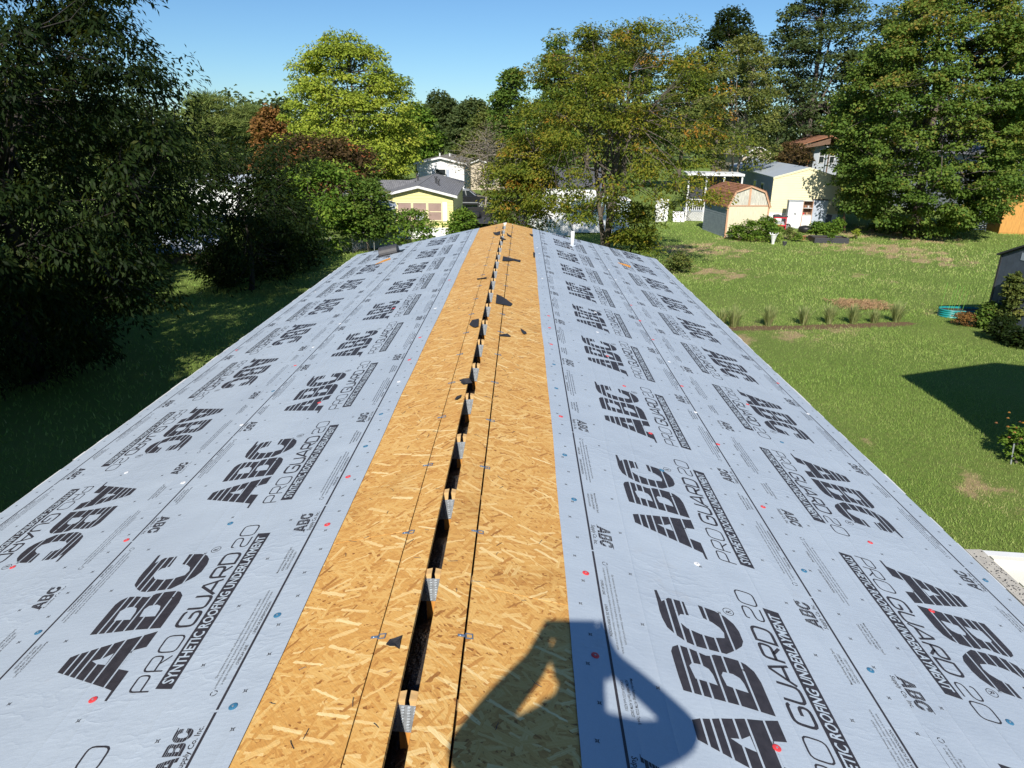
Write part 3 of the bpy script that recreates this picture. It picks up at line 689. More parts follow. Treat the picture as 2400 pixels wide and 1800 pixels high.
sheet('lower strip of grey printed underlayment along the left eave', -1, 1.562, 2.781, 0.0018, True, 3.665, (1.708, 3))

# ------------------------------------------------------------------ loose things on the roof
def scrap(px, label, thick=0.003, lift=0.004, mat='felt', curl=0.012):
    pts = [roof_hit(u, v) for u, v in px]; cy = sum(p[0] for p in pts) / len(pts); cs = sum(p[1] for p in pts) / len(pts)
    base = roof_pt(cy, cs, 0); rnd = random.Random(int(cy * 100)); mb = MB(); top, bot = [], []
    for (y, s) in pts:
        hgt = lift + rnd.uniform(0, curl); p = roof_pt(y, s, hgt) - base; top.append(p); bot.append(p - Vector((0, 0, thick)))
    c0 = roof_pt(cy, cs, lift) - base; n = len(pts); b = 0
    mb.v = [tuple(p) for p in top + bot] + [tuple(c0), tuple(c0 - Vector((0, 0, thick)))]
    for i in range(n):
        j = (i + 1) % n; mb.face((i, j, 2 * n)); mb.face((n + j, n + i, 2 * n + 1)); mb.face((i, n + i, n + j, j))
    o = mb.build('felt_scrap', M[mat]); o.location = base
    return tag(o, label, 'scrap', 'torn felt scraps on the bare boards')
def zpx(x0, y0, s, P): return [(x0 + x * s, y0 + y * s) for x, y in P]
Z7 = (700, 500, .27125)
scrap(zpx(*Z7, [(1680, 172), (1712, 168), (1745, 155), (1740, 188), (1718, 194), (1700, 190)]), 'star-shaped black felt scrap at the far end, left of the ridge slot')
scrap(zpx(*Z7, [(1765, 375), (1830, 390), (1862, 400), (1918, 408), (1912, 426), (1850, 412), (1815, 418), (1757, 416)]), 'fish-shaped black felt scrap right of the ridge slot')
scrap(zpx(*Z7, [(1708, 708), (1760, 728), (1845, 792), (1828, 806), (1760, 796), (1700, 782)]), 'largest black felt scrap, a four-sided piece touching the ridge slot')
scrap(zpx(*Z7, [(1475, 965), (1500, 930), (1560, 922), (1556, 985), (1530, 994), (1508, 988)]), 'rounded black felt scrap left of the ridge slot')
scrap(zpx(*Z7, [(1913, 1003), (1965, 1030), (1967, 1046), (1944, 1050), (1925, 1030)]), 'small leaf-shaped black felt scrap on the right boards')
scrap(zpx(*Z7, [(1725, 1060), (1800, 1053), (1832, 1066), (1822, 1072), (1740, 1067)]), 'thin sliver of black felt lying across the right seam')
scrap(zpx(*Z7, [(1540, 566), (1585, 565), (1630, 559), (1620, 570), (1585, 572), (1545, 578)]), 'thin sliver of black felt lying across the left seam')
scrap(zpx(*Z7, [(1795, 168), (1812, 185), (1838, 200), (1828, 208), (1800, 194)]), 'forked black felt scrap near the far gable, right of the slot')
scrap(zpx(*Z7, [(1992, 178), (2025, 188), (2024, 202), (2005, 197)]), 'black felt scrap at the far edge beside the right underlayment')
scrap(zpx(*Z7, [(2022, 348), (2040, 352), (2038, 388), (2022, 382)]), 'crumpled black felt scrap against the right underlayment edge', curl=0.03)
scrap(zpx(*Z7, [(1745, 205), (1765, 215), (1792, 232), (1760, 232)]), 'small black felt scrap touching the slot near the far gable')
scrap(zpx(400, 700, .36157, [(1878, 556), (1905, 543), (1940, 538), (1955, 548), (1915, 562), (1900, 568)]), 'curled black felt strip hanging over the left edge of the slot', curl=0.03)
scrap(zpx(400, 700, .36157, [(1843, 662), (1858, 640), (1890, 632), (1880, 650), (1862, 662)]), 'narrow black felt flake left of the slot, nearer than the curled strip')
scrap(zpx(500, 1100, .42194, [(965, 985), (985, 953), (1005, 950), (1052, 934), (1044, 962), (1036, 1000), (1012, 992), (985, 992)]), 'nearest black granular shingle scrap with a nail through it, left of the slot', thick=0.004, curl=0.008)

def tacks():                                             # staples and bent nails left in the boards
    rnd = random.Random(12); mb = MB()
    for k in range(230):
        sg = rnd.choice((-1, 1)); y = rnd.uniform(0.4, 12); s = rnd.uniform(0.06 if sg < 0 else 0.02, 0.47) * sg; a = rnd.uniform(0, math.pi); l = rnd.uniform(0.008, 0.020)
        p = roof_pt(y, s, 0.0015); d = Vector((math.cos(a) * CS, math.sin(a), -sg * math.cos(a) * SN)) * l
        mb.tube([p - d, p + d * 0.2 + Vector((0, 0, 0.002)), p + d + Vector((rnd.uniform(-.004, .004), 0, rnd.uniform(0.001, 0.006)))], 0.0010, 4)
    o = hp(mb.build('staples', M['charcoal'])); o['kind'] = 'stuff'
tacks()

def roof_fittings():
    y, s = 11.80, -1.99
    o = thing('roof_vent', 'black plastic hooded roof vent near the far left corner of the roof', 'vent', roof_pt(y, s, 0.003)); o.rotation_euler = (0, -SLOPE, 0)
    mb = MB(); mb.box(-0.20, 0.24, -0.14, 0.14, 0, 0.006); mb.build('flange', M['black'], o)
    mb = MB(); n = 10; prof = [(0.12 * math.cos(a), 0.006 + 0.13 * math.sin(a)) for a in np.linspace(0, math.pi, n)]
    mb.prism(prof, 'x', -0.17, 0.15); mb.build('hood', M['charcoal'], o, bevel=0.006)
    p = thing('vent_pipe', 'short white plastic vent pipe through the far right slope', 'pipe', roof_pt(11.69, 1.154, 0.004))
    mb = MB(); mb.lathe([(0.030, -0.06), (0.030, 0.235), (0.025, 0.235), (0.025, 0.16)], n=16); mb.build('pipe', M['whitev'], p, True)
    mb = MB(); mb.lathe([(0.075, 0.0), (0.06, 0.010), (0.034, 0.016), (0.032, 0.024)], n=16); mb.build('boot', M['tarp'], p, True)
    for (ya, sa), (yb, sb), lab in (((10.793, -2.038), (11.021, -1.839), 'orange wood shim lying on the far left slope'), ((11.004, 1.853), (10.823, 2.029), 'orange wood shim lying on the far right slope')):
        a, b = roof_pt(ya, sa, 0.006), roof_pt(yb, sb, 0.006); d = (b - a).normalized(); sd = d.cross(Vector((0, 0, 1))).normalized(); u_ = sd.cross(d)
        mb = MB(); c = (a + b) / 2; P = []
        for t, wv, hh in ((a - c, 0.004, 0.004), ((b - a) * 0.1, 0.011, 0.020), (b - c, 0.006, 0.022)): P.append([t - sd * wv, t + sd * wv, t + sd * wv + u_ * hh, t - sd * wv + u_ * hh])
        mb.v = [tuple(p) for r_ in P for p in r_]
        for i in range(2):
            for k in range(4): mb.face((i * 4 + k, i * 4 + (k + 1) % 4, i * 4 + 4 + (k + 1) % 4, i * 4 + 4 + k))
        mb.face((0, 1, 2, 3)); mb.face((8, 9, 10, 11))
        o = mb.build('wood_shim', M['pine2']); o.location = c; tag(o, lab, 'shim', 'wood shims left on the underlayment')
roof_fittings()

def awning():
    z0 = -0.70; x0 = 2.775; o = thing('awning', 'cream metal patio awning joined to the right eave', 'awning', (x0, 0.0, z0)); wd = 3.4; fall = 0.20
    n = 20; y1 = 3.40; pw = 0.305
    mb = MB(); mb.box(0.02, 0.112, Y0 + 0.5, y1 - 0.005, 0.012, 0.03); mb.build('gutter_strip', M['gutter'], o)
    mb = MB(); rg = random.Random(21)
    for k in range(420):
        x = 0.03 + 0.075 * rg.random(); y = rg.gauss(2.75, 0.35) if k < 260 else rg.uniform(Y0 + 1, y1 - 0.1); r_ = rg.uniform(0.0012, 0.003)
        if y < y1 - 0.02: mb.box(x - r_, x + r_, y - r_, y + r_, 0.0302, 0.0302 + r_)
    g_ = mb.build('shingle_grit', M['charcoal'], o); g_['kind'] = 'stuff'
    th = math.atan2(fall, wd); c, s_ = math.cos(th), math.sin(th)
    def P(x, z): return (0.112 + x * c + z * s_, -x * s_ + z * c)
    mb = MB()
    prof = [(0.012, 0.0), (0.012, 0.035), (0.050, 0.035), (0.058, 0.004), (pw - 0.058, 0.004), (pw - 0.05, 0.035), (pw - 0.012, 0.035), (pw - 0.012, 0.0)]
    for (a, b) in zip(prof[:-1], prof[1:]):
        q = [P(0, a[1]), P(wd, a[1]), P(wd, b[1]), P(0, b[1])]; ys = (a[0], a[0], b[0], b[0])
        mb.poly([(q[i][0], ys[i], q[i][1]) for i in range(4)])
    pan = mb.build('roof_pan', M['cream'], o); pan.location = (0, y1 - pw - 0.06, 0)
    for k in range(1, n):
        c2 = pan.copy(); COL.objects.link(c2); c2.parent = o; c2.location = (0, y1 - pw - 0.06 - pw * k, 0)
    mb = MB(); a, b = P(0, 0.02), P(wd + 0.05, 0.02)
    mb.prism([(a[0], a[1] + 0.006), (b[0], b[1] + 0.006), (b[0], b[1] - 0.10), (a[0], a[1] - 0.10)], 'y', y1 - 0.055, y1 - 0.006); mb.build('side_fascia', M['white'], o)
    mb = MB(); b = P(wd, 0); mb.box(b[0] + 0.002, b[0] + 0.09, Y0 + 0.5, y1 - 0.06, b[1] - 0.09, b[1] + 0.02); mb.build('end_gutter', M['white'], o)
    for yy in (y1 - 0.5, -0.4, -3.0):
        mb = MB(); mb.box(b[0] - 0.12, b[0] - 0.04, yy - 0.04, yy + 0.04, -3.5, b[1] - 0.006); mb.build('post', M['white'], o)
awning()

# ------------------------------------------------------------------ buildings
def lap_front(mb, x0, x1, z0, z1, ze, zp, y, board=0.2):
    """lap boards on a wall facing -Y; above ze the wall narrows to a gable that peaks at zp"""
    xc = (x0 + x1) / 2; hw = (x1 - x0) / 2
    def half(z): return hw if z <= ze else max(0.0, hw * (zp - z) / (zp - ze))
    z = z0
    while z < z1 - 0.01:
        zt = min(z + board, z1); a, b = half(z), half(zt)
        mb.poly([(xc - a, y - 0.022, z), (xc + a, y - 0.022, z), (xc + b, y - 0.004, zt), (xc - b, y - 0.004, zt)])
        mb.poly([(xc - a, y, z), (xc + a, y, z), (xc + a, y - 0.022, z), (xc - a, y - 0.022, z)])
        z = zt
def lap_side(mb, x, sgn, y0, y1, z0, z1, board=0.2):
    z = z0
    while z < z1 - 0.01:
        zt = min(z + board, z1)
        mb.poly([(x + sgn * 0.022, y0, z), (x + sgn * 0.022, y1, z), (x + sgn * 0.004, y1, zt), (x + sgn * 0.004, y0, zt)])
        mb.poly([(x, y0, z), (x, y1, z), (x + sgn * 0.022, y1, z), (x + sgn * 0.022, y0, z)]); z = zt
def house(root, W, Lg, ze, zp, wall, roofs, side=None, over=0.22, board=0.2, skirt=0.0, skirt_mat='white', trim='white', thick=0.07):
    hw = W / 2; core = MB(); core.prism([(-hw, 0.0), (hw, 0.0), (hw, ze), (0, zp), (-hw, ze)], 'y', 0.0, Lg); core.build('wall', M[side or wall], root)
    mb = MB(); lap_front(mb, -hw, hw, skirt, zp - 0.02, ze, zp, -0.002, board); mb.build('front_siding', M[wall], root)
    for sgn in (-1, 1):
        mb = MB(); lap_side(mb, sgn * (hw + 0.002), sgn, 0.0, Lg, skirt, ze - 0.04, board); mb.build('side_siding', M[side or wall], root)
    if skirt:
        mb = MB(); mb.box(-hw - 0.03, hw + 0.03, -0.03, Lg + 0.03, 0, skirt - 0.004); mb.build('skirting', M[skirt_mat], root)
    sl_ = math.atan2(zp - ze, hw); ln = hw / math.cos(sl_) + over
    for i, sgn in enumerate((-1, 1)):
        mb = MB(); mb.box(0, ln, -over, Lg + over, 0.004, thick); o = mb.build('roof_slope', M[roofs[i]], root)
        o.location = (0, 0, zp); o.rotation_euler = (0, sl_, 0) if sgn > 0 else (0, sl_, math.pi)
        if sgn < 0: o.location = (0, Lg, zp)
        mb = MB(); mb.prism([(0, 0.004), (sgn * ln * math.cos(sl_), 0.004 - ln * math.sin(sl_)), (sgn * ln * math.cos(sl_), -0.14 - ln * math.sin(sl_)), (0, -0.14)], 'y', -over - 0.028, -over - 0.003)
        o = mb.build('rake_trim', M[trim], root); o.location = (0, 0, zp + 0.05)
    return sl_
def window(root, x0, x1, z0, z1, y=-0.03, pane='glass', frame='white', rail=True, shutters=None, sw=0.28, ry=0.0):
    t = 0.055; mb = MB()
    for b in ((x0 - t, x1 + t, z1, z1 + t), (x0 - t, x1 + t, z0 - t, z0), (x0 - t, x0, z0, z1), (x1, x1 + t, z0, z1)): mb.box(b[0], b[1], y - 0.035, y + 0.0, b[2], b[3])
    if rail: mb.box(x0, x1, y - 0.03, y - 0.004, (z0 + z1) / 2 - 0.025, (z0 + z1) / 2 + 0.025)
    f = mb.build('window', M[frame], root); mb = MB(); mb.box(x0, x1, y - 0.012, y - 0.002, z0, z1); mb.build('pane', M[pane], f)
    if shutters:
        for xa in (x0 - t - sw - 0.02, x1 + t + 0.02):
            mb = MB(); mb.box(xa, xa + sw, y - 0.03, y - 0.002, z0 - 0.03, z1 + 0.03)
            for k in range(8): mb.box(xa + 0.03, xa + sw - 0.03, y - 0.04, y - 0.028, z0 + k * (z1 - z0) / 8, z0 + (k + .55) * (z1 - z0) / 8)
            mb.build('shutter', M[shutters], root)
    return f

def yellow_home():
    Y = 45.5; c = at(984, 545, Y); z0 = gz(c.x, Y); W = 4.35
    root = thing('mobile_home', 'lemon yellow mobile home with grey shingle roof and three blinded windows', 'house', (c.x, Y, z0), R(2.2))
    ze = at(1060, 458, Y).z - z0; zp = at(984, 437, Y).z - z0
    house(root, W, 13.5, ze, zp, 'yellow', ('shingle', 'shingle'), over=0.3, skirt=0.75, skirt_mat='white')
    for k, (a, b) in enumerate(((-1.32, -0.50), (-0.36, 0.46), (0.60, 1.42))): window(root, a, b, ze - 1.55, ze - 0.50, -0.03, 'blind', 'paleyellow')
    for xa in (1.50, -1.78):
        mb = MB(); mb.box(xa, xa + 0.30, -0.06, -0.03, ze - 1.62, ze - 0.42); mb.build('shutter', M['white'], root)
    ac = MB(); ac.box(-0.18, 0.34, -0.42, -0.06, ze - 1.52, ze - 1.12); a = ac.build('air_conditioner', M['white'], root, bevel=0.02)
    mb = MB()
    for k in range(6): mb.box(-0.13, 0.29, -0.432, -0.421, ze - 1.48 + k * 0.055, ze - 1.455 + k * 0.055)
    mb.build('grille', M['greyside'], a)
    for (x, y, hh) in ((0.75, 4.6, 0.45), (1.0, 3.6, 0.38), (-0.8, 7.5, 0.4)):
        z = zp - abs(x) * (zp - ze) / (W / 2); mb = MB(); mb.lathe([(0.06, 0), (0.06, hh), (0.12, hh), (0.10, hh + 0.1)], (x, y, z), 10); mb.build('roof_stack', M['charcoal'], root)
    # side wing with its own low roof
    mb = MB(); mb.box(-5.2, -W / 2 - 0.03, 4.0, 9.0, 0, ze - 0.25); mb.build('wing_wall', M['tan'], root)
    mb = MB(); mb.prism([(4.0 - 0.4, ze - 0.30), (6.5, ze + 0.42), (9.4, ze - 0.30), (9.4, ze - 0.22), (6.5, ze + 0.50), (4.0 - 0.4, ze - 0.22)], 'x', -5.5, -0.9); mb.build('wing_roof', M['shingle'], root)
    mb = MB(); mb.box(-5.52, -2.3, 3.57, 3.597, ze - 0.42, ze - 0.22); mb.build('wing_fascia', M['white'], root)
yellow_home()

def far_white_house():
    Y = 66; c = at(1033, 430, Y); z0 = gz(c.x, Y); root = thing('house', 'white clapboard house with grey shutters behind the lemon yellow home', 'house', (c.x, Y, z0), R(1))
    ze = at(1080, 383, Y).z - z0; zp = at(1033, 369, Y).z - z0
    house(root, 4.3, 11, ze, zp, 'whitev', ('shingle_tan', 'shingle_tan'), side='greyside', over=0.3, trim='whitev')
    window(root, -0.45, 0.45, ze - 1.6, ze - 0.55, shutters='tarp')
    for (x, y) in ((0.5, 4.5), (-0.6, 6)):
        mb = MB(); mb.lathe([(0.07, -0.1), (0.07, 0.4)], (x, y, zp - abs(x) * 0.3), 8); mb.build('roof_stack', M['white'], root)
    Y = 88; c = at(1125, 420, Y); z0 = gz(c.x, Y); root = thing('house', 'pale tan house half hidden by the twiggy bare tree', 'house', (c.x, Y, z0), R(-4))
    ze = at(1125, 398, Y).z - z0; house(root, 6.5, 9, ze, ze + 1.2, 'tan', ('shingle_tan', 'shingle_tan'), over=0.3)
    window(root, -2, -1.2, ze - 1.6, ze - 0.6); window(root, 0.9, 1.7, ze - 1.6, ze - 0.6)
    Y = 74; c = at(1375, 430, Y); z0 = gz(c.x, Y); root = thing('house', 'house with dark ribbed metal roof behind the autumn tree', 'house', (c.x + 1.5, Y, z0), R(78))
    ze = at(1335, 432, Y).z - z0; house(root, 5.4, 7, ze, ze + 1.6, 'whitev', ('darkroof', 'darkroof'), over=0.3)
    for sgn in (-1, 1):
        mb = MB(); sl_ = math.atan2(1.6, 2.7)
        for k in range(11): mb.box(0.02, 2.7 / math.cos(sl_) + 0.28, 0.2 + k * 0.6, 0.25 + k * 0.6, 0.074, 0.115)
        o = mb.build('roof_ribs', M['darkroof'], root); o.location = (0, 0 if sgn > 0 else 7, ze + 1.6); o.rotation_euler = (0, sl_, 0 if sgn > 0 else math.pi)
    window(root, -0.5, 0.5, ze - 1.7, ze - 0.6)
    Y = 84; c = at(1772, 390, Y); z0 = gz(c.x, Y); root = thing('house', 'small tan house with a porch far behind the gambrel shed', 'house', (c.x, Y, z0), R(8))
    ze = at(1772, 362, Y).z - z0; house(root, 3.4, 7, ze, ze + 0.9, 'tan', ('shingle_tan', 'shingle_tan'), over=0.3); window(root, -1.3, -0.7, ze - 1.5, ze - 0.3); window(root, -0.5, 0.1, ze - 1.5, ze - 0.3)
    Y = 64; c = at(2390, 460, Y); z0 = gz(c.x, Y); root = thing('house', 'large grey sided house behind the orange shed', 'house', (c.x + 0.5, Y, z0), R(10))
    ze = at(2370, 362, Y).z - z0; house(root, 9.0, 12, ze, ze + 1.6, 'greyside', ('shingle', 'shingle'), over=0.3); window(root, -3.0, -2.0, ze - 1.9, ze - 0.7)
    Y = 58; c = at(640, 450, Y); z0 = gz(c.x, Y); root = thing('mobile_home', 'white roofed mobile home glimpsed behind the left trees', 'house', (c.x, Y, z0), R(70))
    ze = at(640, 428, Y).z - z0; house(root, 4.4, 6.5, ze, ze + 0.5, 'whitev', ('metalroof', 'metalroof'), over=0.2); window(root, -0.5, 0.5, ze - 1.6, ze - 0.6)
far_white_house()

def brown_house():
    Y = 78; c = at(1905, 400, Y); z0 = gz(c.x, Y); root = thing('house', 'brown house with a rusty red roof and open porch behind the pale yellow home', 'house', (c.x + 0.3, Y, z0), R(-8)); root.scale = (0.72, 1, 1)
    zr = at(1900, 342, Y).z - z0
    mb = MB(); mb.box(-0.3, 3.4, 0.8, 8.0, 0, zr); mb.build('wall', M['greyside'], root)
    mb = MB(); mb.box(-2.6, -0.3, 2.4, 8, 0, zr); mb.build('porch_wall', M['brownwall'], root)
    mb = MB(); mb.prism([(-3.2, zr - 0.05), (1.4, zr + 0.95), (3.9, zr + 0.1), (3.9, zr + 0.2), (1.4, zr + 1.07), (-3.2, zr + 0.05)], 'y', -0.4, 8.4); mb.build('roof', M['shingle_red'], root)
    mb = MB(); mb.prism([(-2.7, zr - 0.14), (1.4, zr + 0.80), (1.4, zr + 0.20), (-2.7, zr - 0.30)], 'y', -0.2, -0.05); mb.build('porch_gable', M['brown'], root)
    for x in (-2.55, 1.4): mb = MB(); mb.box(x, x + 0.14, -0.2, -0.06, 0, zr - 0.2); mb.build('porch_post', M['brown'], root)
    mb = MB(); mb.box(-2.4, 1.39, -0.18, -0.12, 0.8, 0.9)
    for k in range(18): mb.box(-2.35 + k * 0.2, -2.30 + k * 0.2, -0.17, -0.13, 0.1, 0.8)
    mb.build('railing', M['brown'], root)
    mb = MB(); mb.box(-2.7, 1.6, -0.25, 2.3, 0, 0.12); mb.build('porch_floor', M['brown'], root)
    window(root, 2.0, 2.6, zr - 1.7, zr - 0.35, 0.78); window(root, 0.5, 1.15, zr - 1.7, zr - 0.35, 0.78); window(root, -2.0, -1.2, zr - 1.6, zr - 0.5, 2.38)
brown_house()

def pale_yellow_home():
    Y = 55.0; c = at(1876, 540, Y); z0 = gz(c.x, Y); W = 5.0
    root = thing('mobile_home', 'pale yellow mobile home with pale metal roof behind the storage cabinets', 'house', (c.x, Y, z0), R(-7))
    ze = at(1803, 417, Y).z - z0; zp = at(1881, 394, Y).z - z0; sk = at(1850, 500, Y).z - z0
    house(root, W, 22, ze, zp, 'paleyellow', ('metalroof', 'lit_creamroof'), side='shedgrey', over=0.03, skirt=max(sk, 0.3), skirt_mat='whitev', board=0.17, trim='paleyellow')
    for y0 in (3.0, 6.2):
        mb = MB(); mb.box(-W / 2 - 0.06, -W / 2 - 0.026, y0, y0 + 1.1, ze - 1.5, ze - 0.55); f = mb.build('window', M['white'], root)
        mb = MB(); mb.box(-W / 2 - 0.068, -W / 2 - 0.061, y0 + 0.08, y0 + 1.02, ze - 1.42, ze - 0.63); mb.build('pane', M['glass'], f)
    mb = MB(); mb.lathe([(0.05, 0), (0.05, 0.5)], (1.2, 3.0, zp - 0.5), 8); mb.build('roof_stack', M['charcoal'], root)
    # porch along the left wall
    p = at(1690, 500, 58.5); pz = gz(p.x, 58); root = thing('porch', 'white posted porch with lattice skirt beside the gambrel shed', 'porch', (p.x - 1.0, 57.5, pz), R(-7))
    zt = at(1690, 408, 58).z - pz; wd = 4.4
    mb = MB(); mb.box(-wd / 2, wd / 2, 0, 3.6, zt - 0.12, zt + 0.05); mb.build('porch_roof', M['whitev'], root)
    for k in range(4):
        x = -wd / 2 + 0.1 + k * (wd - 0.3) / 3; mb = MB(); mb.box(x, x + 0.12, 0.1, 0.22, 0, zt - 0.125); mb.build('porch_post', M['white'], root)
    mb = MB(); mb.box(-wd / 2, wd / 2, 0.12, 3.6, 0.75, 0.85); mb.build('deck', M['greyside'], root)
    mb = MB(); mb.box(-wd / 2 + 0.1, wd / 2 - 0.1, 0.13, 0.19, 1.65, 1.73)
    for k in range(26): x = -wd / 2 + 0.15 + k * 0.16; mb.box(x, x + 0.05, 0.14, 0.18, 0.86, 1.648)
    mb.build('railing', M['white'], root)
    mb = MB()
    for k in range(-6, 48):
        x = -wd / 2 + k * 0.12
        for sgn in (0, 1):
            a, b = (x, x + 0.72) if sgn == 0 else (x + 0.72, x)
            if min(a, b) < -wd / 2 or max(a, b) > wd / 2: continue
            mb.prism([(a, 0.02), (a + 0.045, 0.02), (b + 0.045, 0.73), (b, 0.73)], 'y', 0.10 + 0.014 * sgn, 0.112 + 0.014 * sgn)
    mb.build('lattice', M['white'], root)
    mb = MB(); mb.box(-wd / 2 + 0.3, wd / 2, 1.2, 1.45, 0.86, zt - 0.13); mb.build('porch_shade_panel', M['charcoal'], root)  # dark panel added to stand in for shade under the porch roof
    mb = MB()
    for k in range(4): mb.box(-wd / 2 - 0.9, -wd / 2 - 0.004, -0.9 + k * 0.28, -0.62 + k * 0.28, 0.0, 0.18 * (k + 1))
    mb.build('steps', M['white'], root)
pale_yellow_home()

def gambrel_shed():
    a = on_ground(1699, 557); Y = 48.4; z0 = gz(a.x, Y); W = 2.85
    root = thing('garden_shed', 'cream gambrel shed with brown shingles, peach trim and peeling gable', 'shed', (a.x + W / 2, Y, z0), R(7))
    ze = at(1702, 483, Y).z - z0; zk = at(1721, 448, Y).z - z0; zp = at(1758, 435, Y).z - z0; hw = W / 2; kx = hw * 0.74; D = 4.2
    out = [(-hw, 0), (hw, 0), (hw, ze), (kx, zk), (0, zp), (-kx, zk), (-hw, ze)]
    mb = MB(); mb.prism(out, 'y', 0.0, D); mb.build('wall', M['shedgrey'], root)
    mb = MB(); mb.box(-hw + 0.02, hw - 0.02, -0.025, -0.002, 0.05, ze - 0.01); mb.build('front_panel', M['shedwood'], root)
    mb = MB(); mb.prism([(-hw + 0.03, ze + 0.08), (hw - 0.03, ze + 0.08), (kx - 0.02, zk - 0.02), (0, zp - 0.03), (-kx + 0.02, zk - 0.02)], 'y', -0.025, -0.002); mb.build('gable_panel', M['shedworn'], root)
    for sgn in (-1, 1):
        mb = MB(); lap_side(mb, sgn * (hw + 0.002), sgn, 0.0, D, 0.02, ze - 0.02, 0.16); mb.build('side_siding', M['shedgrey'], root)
        for (p, q, nm) in (((sgn * kx, zk), (sgn * (hw + 0.1), ze - 0.06), 'lower_roof'), ((0, zp), (sgn * kx, zk), 'upper_roof')):
            d = Vector((q[0] - p[0], q[1] - p[1])); n = Vector((-d.y, d.x)).normalized() * (1 if sgn < 0 else -1); n = n if n.y > 0 else -n
            mb = MB(); rows = 5
            for k in range(rows):                            # overlapping shingle courses
                p0 = Vector(p) + d * (k / rows); p1 = Vector(p) + d * ((k + 1.05) / rows)
                mb.prism([tuple(p0 + n * 0.006), tuple(p1 + n * 0.016), tuple(p1 + n * 0.045), tuple(p0 + n * 0.020)], 'y', -0.14, D + 0.12)
            mb.build(nm, M['shingle_red'], root)
            mb = MB(); mb.prism([tuple(Vector(p) - n * 0.004), tuple(Vector(q) - n * 0.004), tuple(Vector(q) - n * 0.10), tuple(Vector(p) - n * 0.10)], 'y', -0.135, -0.10); mb.build('rake_trim', M['trim_peach'], root)
        mb = MB(); mb.box(sgn * hw - 0.06, sgn * hw + 0.06, -0.045, -0.004, 0.02, ze); mb.build('corner_board', M['trim_peach'], root)
    mb = MB(); mb.box(-hw + 0.07, hw - 0.07, -0.05, -0.027, ze, ze + 0.075); mb.build('belly_band', M['trim_peach'], root)
    mb = MB(); mb.box(-0.07, 0.07, -0.052, -0.027, ze + 0.08, zp - 0.07); mb.build('gable_post', M['trim_peach'], root)
    mb = MB(); mb.box(-0.55, -0.545, -0.03, -0.0255, 0.1, ze - 0.1); mb.box(0.15, 0.155, -0.03, -0.0255, 0.1, ze - 0.1); mb.build('panel_joint', M['shedworn'], root)
gambrel_shed()

